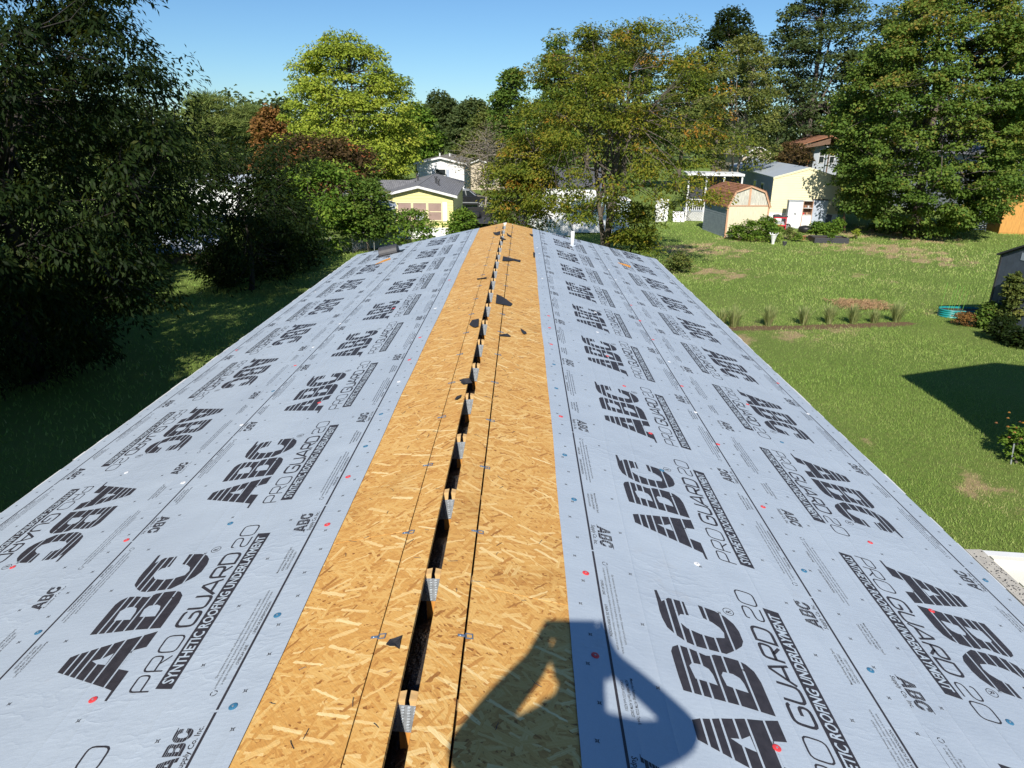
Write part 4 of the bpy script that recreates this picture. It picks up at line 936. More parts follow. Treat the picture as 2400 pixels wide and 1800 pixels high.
def right_sheds():
    a = on_ground(2327, 543); Y = 52.0; z0 = gz(a.x, Y); root = thing('garden_shed', 'orange stained plywood shed at the right edge', 'shed', (a.x - 0.6 + 2.2, Y, z0), R(-10))
    ze = at(2330, 470, Y).z - z0; hw = 1.9
    mb = MB(); mb.prism([(-hw, 0), (hw, 0), (hw, ze), (0, ze + 0.5), (-hw, ze)], 'y', 0, 3); mb.build('wall', M['orangewood'], root)
    for k, (x0, x1) in enumerate(((-hw + .01, -0.64), (-0.62, 0.62), (0.64, hw - .01))):
        mb = MB(); mb.box(x0, x1, -0.02, -0.003, 0.08, ze - 0.32); mb.build('panel', M['orangewood'], root)
    mb = MB(); mb.box(-hw, hw, -0.035, -0.004, ze - 0.31, ze - 0.25); mb.build('belly_band', M['orangewood'], root)
    mb = MB(); mb.lathe([(0.05, -0.05), (0.05, 0.02)], (0.2, -0.05, 1.0), 8); mb.build('door_knob', M['black'], root)
    for sgn in (-1, 1):
        mb = MB(); sl_ = math.atan2(0.5, hw)
        for k in range(7): mb.box(k * 0.31, k * 0.31 + 0.30, -0.25, 3.2, 0.004 + 0.0, 0.035)
        o = mb.build('roof_boards', M['orangewood'], root); o.location = (0, 0 if sgn > 0 else 2.95, ze + 0.5); o.rotation_euler = (0, sl_, 0 if sgn > 0 else math.pi)
    c = on_ground(2298, 543); root = thing('wire_crate', 'grey slatted crate beside the orange shed', 'crate', (c.x, c.y + 0.3, c.z), R(-12))
    for x in (-0.5, 0.45): 
        for y in (0, 0.7): mb = MB(); mb.box(x, x + 0.05, y, y + 0.05, 0, 0.95); mb.build('post', M['rail'], root)
    for k in range(6):
        mb = MB(); mb.box(-0.449, 0.449, -0.012, -0.002, 0.1 + k * 0.15, 0.17 + k * 0.15); mb.build('slat', M['greyside'], root)
        mb = MB(); mb.box(-0.512, -0.502, 0.0, 0.75, 0.1 + k * 0.15, 0.17 + k * 0.15); mb.build('slat', M['greyside'], root)
    # slate blue shed, only its left part in view
    a = on_ground(2322, 762); Y = 22.4; z0 = gz(a.x, Y); root = thing('garden_shed', 'slate blue vertical board shed at the right edge behind the vines', 'shed', (a.x + 0.05, Y - 1.30, z0), R(-80))
    ze = at(2341, 600, Y).z - z0; hw = 1.65
    mb = MB(); mb.prism([(-hw, 0), (hw, 0), (hw, ze), (0, ze + 0.75), (-hw, ze)], 'y', 0, 2.6); mb.build('wall', M['slate'], root)
    for k in range(13):
        x0 = -hw + 0.005 + k * 0.2535; x1 = x0 + 0.247; f = lambda x: ze + 0.75 * (1 - abs(x) / hw) - 0.03
        P = [(x0, 0.05), (x1, 0.05), (x1, f(x1))] + ([(0, f(0))] if x0 < 0 < x1 else []) + [(x0, f(x0))]
        mb = MB(); mb.prism(P, 'y', -0.014, -0.002); mb.build('board', M['slate'], root)
    for sgn in (-1, 1):
        sl_ = math.atan2(0.75, hw); mb = MB(); mb.box(0, hw / math.cos(sl_) + 0.10, -0.10, 2.7, 0.004, 0.06); o = mb.build('roof_slope', M['charcoal'], root)
        o.location = (0, 0 if sgn > 0 else 2.6, ze + 0.75); o.rotation_euler = (0, sl_, 0 if sgn > 0 else math.pi)
    mb = MB(); mb.box(-0.9, -0.55, -0.024, -0.0145, ze - 0.05, ze + 0.18); mb.build('vent_panel', M['tarp'], root)
    mb = MB(); mb.box(-hw - 0.02, -hw + 0.05, -0.03, -0.015, 0.02, ze - 0.02); mb.build('corner_board', M['charcoal'], root)
right_sheds()

def neighbour():                                          # stands right of the frame; its gable shades the lawn
    root = thing('house', 'tall neighbouring house beyond the right edge whose gable shadow lies on the lawn', 'house', (12.40, -3.0, -4.2))
    mb = MB(); W, Lg, ze, zp = 5.7, 13.35, 5.0, 5.98
    hw = W / 2; mb.prism([(-hw, 0), (hw, 0), (hw, ze), (0, zp - 0.05), (-hw, ze)], 'y', 0.2, Lg); mb.build('wall', M['whitev'], root)
    sl_ = math.atan2(zp - ze, 3.05)
    for sgn in (-1, 1):
        mb = MB(); mb.box(0, 3.05 / math.cos(sl_), 0.0, Lg + 0.2, -0.02, 0.04); o = mb.build('roof_slope', M['shingle'], root); o.location = (0, 0 if sgn > 0 else Lg + 0.2, zp); o.rotation_euler = (0, sl_, 0 if sgn > 0 else math.pi)
    mb = MB(); lap_side(mb, -hw - 0.002, -1, 0.2, Lg, 0.5, ze - 0.05); mb.build('side_siding', M['whitev'], root)
    for y0 in (2.0, 5.0, 9.0):
        mb = MB(); mb.box(-hw - 0.07, -hw - 0.024, y0, y0 + 0.9, 2.2, 3.6); f = mb.build('window', M['white'], root); mb = MB(); mb.box(-hw - 0.078, -hw - 0.071, y0 + .08, y0 + .82, 2.28, 3.52); mb.build('pane', M['glass'], f)
neighbour()

def centre_white():
    Y = 48.0; a = at(1292, 545, Y); z0 = gz(a.x, Y); s = Y / F_PX
    root = thing('fabric_shelter', 'white fabric shelter with slanted sides behind the ridge end', 'shelter', (a.x, Y, z0), 0)
    zt = at(1292, 484, Y).z - z0; ze = at(1262, 498, Y).z - z0
    pts = [(-1.62, 0), (1.62, 0), (0.90, ze), (0, zt), (-0.90, ze)]
    mb = MB(); mb.prism(pts, 'y', 0, 5.5); mb.build('cover', M['whitev'], root)
    for p, q in zip(pts, pts[1:] + pts[:1]):
        if p[1] == 0 and q[1] == 0: continue
        mb = MB(); mb.tube([(p[0], -0.03, p[1] + 0.02), (q[0], -0.03, q[1] + 0.02)], 0.03, 6); mb.build('frame_tube', M['rail'], root)
    Y = 49.3; a = at(1408, 546, Y); z0 = gz(a.x, Y)
    root = thing('camper_trailer', 'white trailer with pale aqua upper half behind the autumn tree', 'trailer', (a.x, Y, z0), R(2)); hw = 1.95; zt = at(1408, 470, Y).z - z0
    zm = at(1408, 516, Y).z - z0
    mb = MB(); mb.box(-hw, hw, 0, 2.3, 0.06, zm); mb.build('lower_body', M['whitev'], root, bevel=0.02)
    mb = MB(); mb.box(-hw + 0.01, hw - 0.01, 0.01, 2.29, zm + 0.003, zt); mb.build('upper_body', M['aqua'], root)
    mb = MB(); mb.prism([(-hw - 0.05, zt + 0.002), (hw + 0.05, zt + 0.002), (hw - 0.1, zt + 0.14), (-hw + 0.1, zt + 0.14)], 'y', -0.05, 2.35); mb.build('roof', M['whitev'], root)
    window(root, -1.3, -0.6, zm + 0.25, zt - 0.25, 0.0); window(root, 0.4, 1.2, zm + 0.25, zt - 0.25, 0.0)
    # white panel fence right of the trunk
    a = on_ground(1560, 522); root = thing('storage_cabinet', 'white upright cabinet right of the autumn tree trunk', 'cabinet', (a.x - 0.3, a.y + 0.4, a.z), R(-5))
    mb = MB(); mb.box(-0.5, 0.5, 0, 0.7, 0, 1.75); mb.build('body', M['whitev'], root); mb = MB(); mb.box(-0.48, -0.01, -0.02, -0.003, 0.05, 1.7); mb.build('door', M['white'], root); mb = MB(); mb.box(0.01, 0.48, -0.02, -0.003, 0.05, 1.7); mb.build('door', M['white'], root)
    # dark board fence left of the shelter
    a = at(1236, 540, 47.0); root = thing('board_fence', 'dark grey board fence beside the white fabric shelter', 'fence', (a.x - 0.75, 47.0, gz(a.x, 47)), R(70))
    for k in range(14): mb = MB(); mb.box(k * 0.15, k * 0.15 + 0.14, 0, 0.02, 0.05, 1.9); mb.build('board', M['charcoal'], root)
    for z in (0.5, 1.5): mb = MB(); mb.box(0, 2.1, 0.022, 0.06, z, z + 0.09); mb.build('rail', M['charcoal'], root)
centre_white()

def left_sheds():
    a = on_ground(450, 613); z0 = gz(a.x, 34); root = thing('garden_shed', 'low shed with pale sloping roof in deep shade under the left trees', 'shed', (a.x, 33.6, z0), R(6))
    mb = MB(); mb.prism([(0, 0.55), (0, 0), (2.4, 0), (2.4, 2.0)], 'x', -1.45, 1.45); mb.build('wall', M['brownwall'], root)
    mb = MB(); mb.prism([(-0.12, 0.50), (2.5, 2.06), (2.5, 2.12), (-0.12, 0.56)], 'x', -1.6, 1.6); mb.build('roof', M['tarp'], root)
    mb = MB(); mb.box(-1.6, 1.6, -0.15, -0.123, 0.44, 0.56); mb.build('fascia', M['brown'], root)
    a = on_ground(862, 590); z0 = gz(a.x, 40); root = thing('metal_shed', 'white corrugated metal shed in dappled shade left of the yellow home', 'shed', (a.x + 0.1, 40.5, z0), R(12))
    n = 44; P = [(-1.25 + 2.5 * k / n, (0.015 if k % 2 else -0.015)) for k in range(n + 1)]
    mb = MB()
    for p, q in zip(P[:-1], P[1:]): mb.poly([(p[0], p[1], 0), (q[0], q[1], 0), (q[0], q[1], 2.35), (p[0], p[1], 2.35)])
    for p, q in zip(P[:-1], P[1:]): mb.poly([(1.27 + p[1], 0.02 + (p[0] + 1.25), 0), (1.27 + q[1], 0.02 + (q[0] + 1.25), 0), (1.27 + q[1], 0.02 + (q[0] + 1.25), 2.35), (1.27 + p[1], 0.02 + (p[0] + 1.25), 2.35)])
    mb.build('corrugated_wall', M['metalroof'], root); mb = MB(); mb.box(-1.24, 1.24, 0.03, 2.5, 0, 2.34); mb.build('core', M['metalroof'], root)
    mb = MB(); mb.prism([(-1.4, 2.36), (1.4, 2.36), (0, 2.75)], 'y', -0.12, 2.7); mb.build('roof', M['metalroof'], root)
    # chain link fence
    a = on_ground(725, 592); b = on_ground(878, 592); ln = (b - a).length; root = thing('chain_link_fence', 'chain link fence at the back of the shaded left lawn', 'fence', (a.x, a.y, a.z), math.atan2(b.y - a.y, b.x - a.x))
    for k in range(4): x = k * ln / 3; mb = MB(); mb.tube([(x, 0, 0), (x, 0, 1.1)], 0.025, 6); mb.build('post', M['rail'], root)
    mb = MB(); mb.tube([(0, 0, 1.08), (ln, 0, 1.08)], 0.02, 6); mb.build('top_rail', M['rail'], root)
    mb = MB(); k = 0
    while k * 0.10 < ln - 1.0:
        x = k * 0.10; k += 1
        mb.tube([(x, 0.0, 0.05), (x + 1.0, 0.0, 1.05)], 0.004, 3, False); mb.tube([(x + 1.0, 0.004, 0.05), (x, 0.004, 1.05)], 0.004, 3, False)
    o = mb.build('wire_mesh', M['rail'], root); o['kind'] = 'stuff'
left_sheds()

# ------------------------------------------------------------------ vehicles and yard things
def wheel(root, x, y, r_, wd=0.2):
    mb = MB(); n = 18; P = []
    mb.lathe([(r_ * 0.68, -wd / 2), (r_ * 0.95, -wd / 2), (r_, -wd / 2 + 0.03), (r_, wd / 2 - 0.03), (r_ * 0.95, wd / 2), (r_ * 0.68, wd / 2)], n=n); o = mb.build('wheel', M['rubber'], root); o.location = (x, y, r_); o.rotation_euler = (R(90), 0, 0)
    mb = MB(); mb.lathe([(r_ * 0.2, -wd / 2 - 0.006), (r_ * 0.2, wd / 2 + 0.006)], n=10)
    for k in range(5):
        Mx = Matrix.Rotation(2 * math.pi * k / 5, 4, 'Z'); mb.box(0.05, r_ * 0.7, -0.045, 0.045, -wd / 2 - 0.004, wd / 2 + 0.004, Mx)
    mb.build('rim', M['chrome'], o)
def suv():
    p = at(1093, 480, 66.0); z0 = gz(p.x, 66); root = thing('parked_car', 'black sport utility vehicle parked behind the lemon yellow home', 'car', (p.x, 66.0, z0), R(2))
    low = [(-2.3, 0.35), (-2.3, 0.95), (-2.2, 1.10), (0.75, 1.14), (1.9, 1.02), (2.25, 0.86), (2.3, 0.45), (2.2, 0.32), (-2.2, 0.30)]
    mb = MB(); mb.prism(low, 'y', -0.92, 0.92); mb.build('body', M['carblack'], root, bevel=0.05)
    cab = [(-2.15, 1.105), (-2.0, 1.62), (-1.6, 1.74), (0.0, 1.74), (0.3, 1.66), (0.98, 1.14)]
    mb = MB(); mb.prism(cab, 'y', -0.78, 0.78); mb.build('cabin', M['silver'], root, bevel=0.05)
    for (a, b, c, d) in ((-1.85, -1.0, -1.75, -1.0), (-0.92, 0.0, -0.92, -0.1), (0.08, 0.80, 0.0, 0.28)):
        mb = MB(); mb.prism([(a, 1.18), (b, 1.18), (d, 1.60), (c, 1.60)], 'y', -0.80, -0.785); mb.build('side_window', M['glass'], root)
    mb = MB(); mb.prism([(0.34, 1.64), (0.99, 1.18), (1.01, 1.20), (0.36, 1.67)], 'y', -0.70, 0.70); mb.build('windscreen', M['glass'], root)
    for x in (-1.45, 1.40):
        for y in (-0.86, 0.86): wheel(root, x, y, 0.38)
    for y in (-0.75, 0.5): mb = MB(); mb.box(2.2, 2.29, y, y + 0.25, 0.72, 0.86); mb.build('headlight', M['whitev'], root)
    mb = MB(); mb.box(-2.28, 2.26, -0.935, -0.922, 0.52, 0.60); mb.build('side_trim', M['silver'], root)
    p = at(1118, 515, 51.0); z0 = gz(p.x, 51); root = thing('utility_trailer', 'dark open utility trailer between the yellow home and the autumn tree', 'trailer', (p.x, 51.0, z0), R(4))
    mb = MB(); mb.box(-1.1, 1.1, 0, 4.2, 0.45, 0.53); mb.build('floor', M['charcoal'], root)
    for b in ((-1.12, -1.07, 0, 4.2), (1.07, 1.12, 0, 4.2), (-1.065, 1.065, 4.12, 4.2)):
        mb = MB()
        for z in (0.54, 0.82): mb.box(b[0], b[1], b[2], b[3], z, z + 0.22)
        mb.build('side_board', M['black'], root)
    mb = MB(); mb.box(-0.9, 0.3, 1.6, 3.4, 0.54, 1.0); mb.build('covered_load', M['black'], root, bevel=0.15)
    mb = MB(); mb.prism([(-1.0, 0.55), (1.0, 0.55), (1.0, 0.5), (-1.0, 0.5)], 'y', -1.0, -0.003); mb.build('ramp', M['charcoal'], root)
    for x in (-1.24, 1.24): wheel(root, x, 2.1, 0.34, 0.18)
    # black lattice screen
    p = at(1083, 500, 53.5); root = thing('lattice_screen', 'black lattice screen at the corner of the yellow home', 'screen', (p.x, 54.0, gz(p.x, 54)), R(3))
    mb = MB(); mb.box(-0.05, 2.3, -0.02, 0.02, 1.15, 1.25); mb.box(-0.05, 0.02, -0.02, 0.02, 0, 1.148); mb.box(2.23, 2.3, -0.02, 0.02, 0, 1.148); mb.build('frame', M['black'], root)
    mb = MB()
    for k in range(20): mb.box(0.04 + k * 0.11, 0.09 + k * 0.11, -0.008, 0.0, 0.05, 1.14)
    for k in range(10): mb.box(0.03, 2.22, 0.002, 0.01, 0.1 + k * 0.11, 0.14 + k * 0.11)
    mb.build('lattice', M['black'], root)
suv()

def cabinets():
    Y = 54.1
    def cab(u0, u1, vt, vb, name, label, body, lid, doors, lh=0.06):
        a, b = at(u0, vb, Y), at(u1, vb, Y); z0 = gz(a.x, Y); hgt = at(u0, vt, Y).z - z0; wd = b.x - a.x
        root = thing(name, label, 'cabinet', ((a.x + b.x) / 2, Y - 0.5, z0), R(-7)); hw = wd / 2
        mb = MB(); mb.box(-hw, hw, 0, 0.55, 0, hgt - lh - 0.003); mb.build('body', M[body], root)
        mb = MB(); mb.box(-hw - 0.03, hw + 0.03, -0.04, 0.58, hgt - lh, hgt); mb.build('lid', M[lid], root, bevel=0.015)
        for k in range(2):
            x0 = -hw + 0.02 + k * (hw - 0.01); mb = MB(); mb.box(x0, x0 + hw - 0.03, -0.025, -0.003, 0.06, hgt - lh - 0.05)
            mb.box(x0 + 0.05, x0 + hw - 0.08, -0.033, -0.0255, hgt * 0.62, hgt - lh - 0.12); mb.box(x0 + 0.05, x0 + hw - 0.08, -0.033, -0.0255, 0.14, hgt * 0.55)
            d = mb.build('door', M[doors], root)
            mb = MB(); hx = x0 + hw - 0.09 if k == 0 else x0 + 0.02; mb.box(hx, hx + 0.04, -0.055, -0.0335, hgt * 0.5, hgt * 0.5 + 0.14); mb.build('handle', M['charcoal'], d)
    cab(1836, 1868, 468, 534, 'storage_cabinet', 'white two-door outdoor cabinet, left of the pair against the pale yellow home', 'greyside', 'greyside', 'whitev')
    cab(1893, 1925, 466, 530, 'storage_cabinet', 'grey plastic outdoor cabinet with dark lid, in tree shade', 'tarp', 'charcoal', 'tarp')
    a, b = at(1870, 533, Y), at(1891, 533, Y); z0 = gz(a.x, Y); hgt = at(1880, 469, Y).z - z0; hw = (b.x - a.x) / 2
    root = thing('potting_shelf', 'open shelf unit over white cupboard doors between the two cabinets', 'shelf', ((a.x + b.x) / 2, Y - 0.5, z0), R(-7))
    for sgn in (-1, 1): mb = MB(); mb.box(sgn * hw - 0.02, sgn * hw + 0.02, 0, 0.4, 0, hgt); mb.build('side_panel', M['trim_peach'], root)
    for z in (hgt * .48, hgt * .73, hgt * 0.985): mb = MB(); mb.box(-hw + 0.022, hw - 0.022, 0, 0.4, z, z + 0.025); mb.build('shelf', M['whitev'], root)
    mb = MB(); mb.box(-hw + 0.022, hw - 0.022, 0.38, 0.40, 0, hgt * .98); mb.build('back_panel', M['brown'], root)
    mb = MB(); mb.box(-hw + 0.024, -0.004, -0.02, -0.002, 0.03, hgt * .47); mb.build('door', M['whitev'], root); mb = MB(); mb.box(0.004, hw - 0.024, -0.02, -0.002, 0.03, hgt * .47); mb.build('door', M['whitev'], root)
    for k, (x, z, m, lab) in enumerate(((-0.2, .495, 'red', 'small red can on the lower shelf of the open unit'), (0.05, .495, 'trim_peach', 'small tan pot on the lower shelf of the open unit'), (-0.12, .745, 'terracotta', 'small clay pot on the upper shelf of the open unit'), (0.1, .745, 'white', 'small white pot on the upper shelf of the open unit'))):
        mb = MB(); mb.lathe([(0.05, 0), (0.07, 0.13), (0.06, 0.13), (0.045, 0.03)], n=10); o = mb.build('pot', M[m]); o.location = root.matrix_basis @ Vector((x, 0.2, hgt * z + 0.02)) if False else (root.location.x + x, root.location.y + 0.2, root.location.z + hgt * z + 0.018); tag(o, lab, 'pot')
    a = at(1931, 528, Y); root = thing('waste_bin', 'dark wheeled bin right of the grey cabinet', 'bin', (a.x + 0.05, Y - 0.3, gz(a.x, Y)), R(-7))
    mb = MB(); mb.prism([(-0.24, 0.05), (0.24, 0.05), (0.30, 0.95), (-0.30, 0.95)], 'y', 0, 0.5); mb.build('body', M['slate'], root); mb = MB(); mb.box(-0.32, 0.32, -0.04, 0.55, 0.953, 1.02); mb.build('lid', M['slate'], root, bevel=0.02)
    for x in (-0.25, 0.25): wheel(root, x, 0.52, 0.09, 0.05)
    # red cart
    a = at(1822, 534, 53.0); root = thing('garden_cart', 'red tubular garden cart with dark covers in front of the white skirting', 'cart', (a.x, 52.6, gz(a.x, 53)), R(-7))
    for x in (-0.42, 0.42):
        for y in (0, 0.45): mb = MB(); mb.tube([(x, y, 0.06), (x, y, 0.95)], 0.03, 6); mb.build('leg', M['red'], root)
    for z in (0.30, 0.86): mb = MB(); mb.box(-0.45, 0.45, -0.03, 0.48, z, z + 0.07); mb.build('tray', M['red'], root)
    mb = MB(); mb.prism([(-0.40, 0.38), (0.35, 0.38), (0.25, 0.62), (-0.2, 0.52)], 'y', 0.02, 0.42); mb.build('folded_cover', M['greyside'], root)
    mb = MB(); mb.prism([(-0.5, 0.935), (0.55, 0.935), (0.5, 1.05), (0.2, 1.0), (-0.1, 1.12), (-0.45, 1.08)], 'y', -0.02, 0.46); mb.build('top_cover', M['charcoal'], root, bevel=0.03)
    mb = MB(); mb.box(-0.3, 0.2, -0.045, -0.034, 0.39, 0.43); mb.build('label_strip', M['yellow'], root)
    wheel(root, 0.62, 0.2, 0.24, 0.07)
    # black tub, raised bed, pots, obelisk
    a = on_ground(1886, 545); mb = MB(); mb.lathe([(0.38, 0), (0.46, 0.12), (0.48, 0.30), (0.44, 0.42), (0.20, 0.50), (0.05, 0.52)], n=18); o = mb.build('kettle_tub', M['black'], None, True); o.location = (a.x, a.y, a.z - 0.01); tag(o, 'black rounded tub with lid left of the raised bed', 'tub')
    a = on_ground(1912, 570); b = on_ground(1975, 567); root = thing('raised_bed', 'black plastic raised garden bed full of leafy plants', 'garden bed', (a.x - 0.1, a.y, a.z), R(-3)); wd = (b.x - a.x) + 0.1; D = 1.25
    for k in range(3):
        z = 0.02 + k * 0.115
        for (x0, x1, y0, y1) in ((0, wd, 0, 0.05), (0, wd, D - 0.05, D), (0, 0.05, 0.052, D - 0.052), (wd - 0.05, wd, 0.052, D - 0.052)): mb = MB(); mb.box(x0, x1, y0, y1, z, z + 0.105); mb.build('board', M['charcoal'], root)
    for x in (-0.012, wd + 0.002):
        for y in (-0.012, D + 0.002): mb = MB(); mb.box(x, x + 0.01, y, y + 0.01, 0, 0.40); mb.build('corner_stake', M['black'], root)
    mb = MB(); mb.box(0.052, wd - 0.052, 0.052, D - 0.052, 0, 0.28); mb.build('soil', M['soil'], root)
    a = on_ground(1971, 548); root = thing('garden_obelisk', 'narrow dark pyramid trellis behind the raised bed', 'trellis', (a.x, a.y, a.z))
    top = (0, 0, 1.5)
    for x, y in ((-.2, -.2), (.2, -.2), (.2, .2), (-.2, .2)): mb = MB(); mb.tube([(x, y, 0), top], 0.014, 4); mb.build('leg', M['brown'], root)
    for k in range(5):
        t = 0.12 + k * 0.17; q = 0.2 * (1 - t); mb = MB(); P = [(-q, -q, 1.5 * t), (q, -q, 1.5 * t), (q, q, 1.5 * t), (-q, q, 1.5 * t), (-q, -q, 1.5 * t)]
        mb.tube(P, 0.010, 4); mb.build('ring', M['brown'], root)
    a = on_ground(1811, 572); root = thing('planter', 'white tall urn planter with pierced sides in front of the shrubs', 'planter', (a.x, a.y, a.z))
    mb = MB(); mb.lathe([(0.10, 0), (0.09, 0.08), (0.13, 0.3), (0.20, 0.55), (0.23, 0.60), (0.20, 0.60), (0.16, 0.45)], n=12); mb.build('urn', M['white'], root)
    mb = MB()
    for k in range(8):
        an = k * math.pi / 4; mb.tube([(0.20 * math.cos(an), 0.20 * math.sin(an), 0.58), (0.29 * math.cos(an), 0.29 * math.sin(an), 0.72)], 0.02, 4)
    mb.build('rim_fingers', M['white'], root)
    a = on_ground(1838, 576); mb = MB(); mb.lathe([(0.11, 0), (0.15, 0.26), (0.16, 0.27), (0.13, 0.27), (0.11, 0.2)], n=12); o = mb.build('plant_pot', M['charcoal']); o.location = (a.x, a.y, a.z - 0.01); tag(o, 'small dark grey plant pot on the grass right of the white urn', 'pot')
    a = on_ground(1861, 556); mb = MB(); mb.lathe([(0.13, 0), (0.17, 0.30), (0.18, 0.31), (0.15, 0.31), (0.13, 0.22)], n=12); o = mb.build('plant_pot', M['brown']); o.location = (a.x, a.y, a.z - 0.01); tag(o, 'brown plant pot left of the black tub', 'pot')
    a = on_ground(1882, 562); mb = MB(); mb.lathe([(0.13, 0), (0.16, 0.26), (0.17, 0.27), (0.14, 0.27), (0.12, 0.2)], n=12); o = mb.build('plant_pot', M['terracotta']); o.location = (a.x, a.y, a.z - 0.01); tag(o, 'clay plant pot at the left end of the raised bed', 'pot')
cabinets()

def trough():
    a = on_ground(2250, 747); c = Vector((a.x + 0.28, a.y + 0.35, a.z)); root = thing('planter_trough', 'teal ribbed metal oval garden trough on the lawn', 'garden bed', c, R(-4)); hl, r_ = 0.72, 0.36
    def oval(rr, n=14): return [(hl * 0.62 + rr * math.cos(t), rr * math.sin(t)) for t in np.linspace(-math.pi / 2, math.pi / 2, n)] + [(-hl * 0.62 + rr * math.cos(t), rr * math.sin(t)) for t in np.linspace(math.pi / 2, 1.5 * math.pi, n)]
    mb = MB(); rings = []
    for k in range(17):
        z = 0.27 * k / 16; rr = r_ + 0.014 * math.sin(k * math.pi / 2.2); rings.append([(x, y, z) for x, y in oval(rr)])
    rings.append([(x, y, 0.275) for x, y in oval(r_ - 0.012)]); rings.append([(x, y, 0.16) for x, y in oval(r_ - 0.012)])
    n = len(rings[0]); mb.v = [p for r0 in rings for p in r0]
    for i in range(len(rings) - 1):
        for k in range(n): mb.face((i * n + k, i * n + (k + 1) % n, (i + 1) * n + (k + 1) % n, (i + 1) * n + k))
    mb.build('wall', M['teal'], root, True); mb = MB(); mb.poly([(x, y, 0.21) for x, y in oval(r_ - 0.014)]); mb.build('soil', M['soil'], root)
    g = simple('lime_stake', (0.16, 0.42, 0.06), 0.5, 0.1); rnd = random.Random(6)
    for k in range(9):
        x = -0.75 + k * 0.15; y = rnd.uniform(-0.2, 0.2); mb = MB(); ln = rnd.uniform(0.75, 1.0); mb.tube([(0, 0, -0.08), (rnd.uniform(0.02, 0.10), 0, ln)], 0.006, 5)
        o = mb.build('plant_stake', g); o.location = c + Vector((x, y, 0.22)); tag(o, ['leftmost', 'second from left', 'third from left', 'fourth from left', 'middle', 'fourth from right', 'third from right', 'second from right', 'rightmost'][k] + ' lime green plant stake in the teal trough', 'stake', 'lime stakes in the teal trough')
trough()

def straw_patch():
    a = on_ground(2020, 716); rr = np.random.default_rng(7); n = 2600; V = np.zeros((n * 4, 3)); cx = rr.normal(0, 0.62, n); cy = rr.normal(0, 0.55, n); keep = (np.abs(cx) < 1.05 + 0.2 * rr.random(n)) & (np.abs(cy) < 0.9)
    cx, cy = cx[keep], cy[keep]; n = len(cx); an = rr.uniform(0, 6.28, n); ln = rr.uniform(0.03, 0.09, n); d = np.stack([np.cos(an), np.sin(an), rr.normal(0, .25, n)], 1) * ln[:, None]; s = np.stack([-np.sin(an), np.cos(an), np.zeros(n)], 1) * 0.010
    c = np.stack([cx, cy, 0.02 + 0.05 * rr.random(n)], 1); V = np.stack([c - d - s, c + d - s, c + d + s, c - d + s], 1).reshape(-1, 3)
    me = np_mesh('straw_patch', V, np.arange(n * 4).reshape(-1, 4), M['straw']); o = link('straw_patch', me); o.location = (a.x, a.y, a.z + 0.02); tag(o, 'patch of brown straw on the lawn behind the grass tufts', 'straw', kind='stuff')
straw_patch()

# ------------------------------------------------------------------ vegetation
LM = {
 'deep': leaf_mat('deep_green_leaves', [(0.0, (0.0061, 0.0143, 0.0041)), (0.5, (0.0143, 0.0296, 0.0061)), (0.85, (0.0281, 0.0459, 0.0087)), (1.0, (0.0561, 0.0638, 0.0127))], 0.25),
 'maple': leaf_mat('maple_leaves', [(0.0, (0.0551, 0.1103, 0.0215)), (0.5, (0.1181, 0.1969, 0.033)), (0.8, (0.1811, 0.2363, 0.0413)), (1.0, (0.2835, 0.2048, 0.0462))]),
 'lemon': leaf_mat('yellow_green_leaves', [(0.0, (0.1518, 0.219, 0.0316)), (0.4, (0.3162, 0.3993, 0.046)), (0.75, (0.4554, 0.4894, 0.0646)), (1.0, (0.5819, 0.5152, 0.1006))], 0.4),
 'autumn': leaf_mat('turning_leaves', [(0.0, (0.0767, 0.1272, 0.018)), (0.35, (0.1489, 0.1908, 0.024)), (0.65, (0.2256, 0.2279, 0.028)), (0.88, (0.2977, 0.2332, 0.03)), (1.0, (0.3609, 0.1802, 0.03))], 0.35),
 'olive': leaf_mat('olive_leaves', [(0.0, (0.0653, 0.1033, 0.0276)), (0.5, (0.1436, 0.1791, 0.0441)), (1.0, (0.2741, 0.2617, 0.0689))]),
 'grey': leaf_mat('grey_green_leaves', [(0.0, (0.0405, 0.0685, 0.0263)), (0.5, (0.0861, 0.1211, 0.0405)), (1.0, (0.1519, 0.179, 0.0659))]),
 'russet': leaf_mat('dark_russet_leaves', [(0.0, (0.0363, 0.023, 0.0145)), (0.5, (0.088, 0.0552, 0.0242)), (0.8, (0.1346, 0.0978, 0.0338)), (1.0, (0.3105, 0.0978, 0.0362))], 0.25),
 'orange': leaf_mat('orange_leaves', [(0.0, (0.1662, 0.0819, 0.0291)), (0.5, (0.2932, 0.142, 0.0463)), (1.0, (0.3519, 0.2294, 0.0661))], 0.3),
 'pine': leaf_mat('pine_needles', [(0.0, (0.0675, 0.1125, 0.03)), (0.5, (0.1575, 0.2025, 0.048)), (1.0, (0.285, 0.2925, 0.075))], 0.15),
 'fresh': leaf_mat('fresh_green_leaves', [(0.0, (0.0585, 0.1235, 0.0182)), (0.5, (0.13, 0.2275, 0.0286)), (1.0, (0.286, 0.364, 0.052))], 0.35),
 'twig': leaf_mat('sparse_brownish_leaves', [(0.0, (0.10, 0.085, 0.05)), (0.5, (0.16, 0.135, 0.07)), (1.0, (0.15, 0.17, 0.05))], 0.2),
 'reed': leaf_mat('reed_blades', [(0.0, (0.27, 0.33, 0.12)), (0.6, (0.42, 0.47, 0.19)), (1.0, (0.62, 0.56, 0.30))], 0.5),
 'petal': leaf_mat('salmon_petals', [(0.0, (0.45, 0.20, 0.10)), (0.5, (0.62, 0.30, 0.13)), (1.0, (0.70, 0.38, 0.05))], 0.2),
}
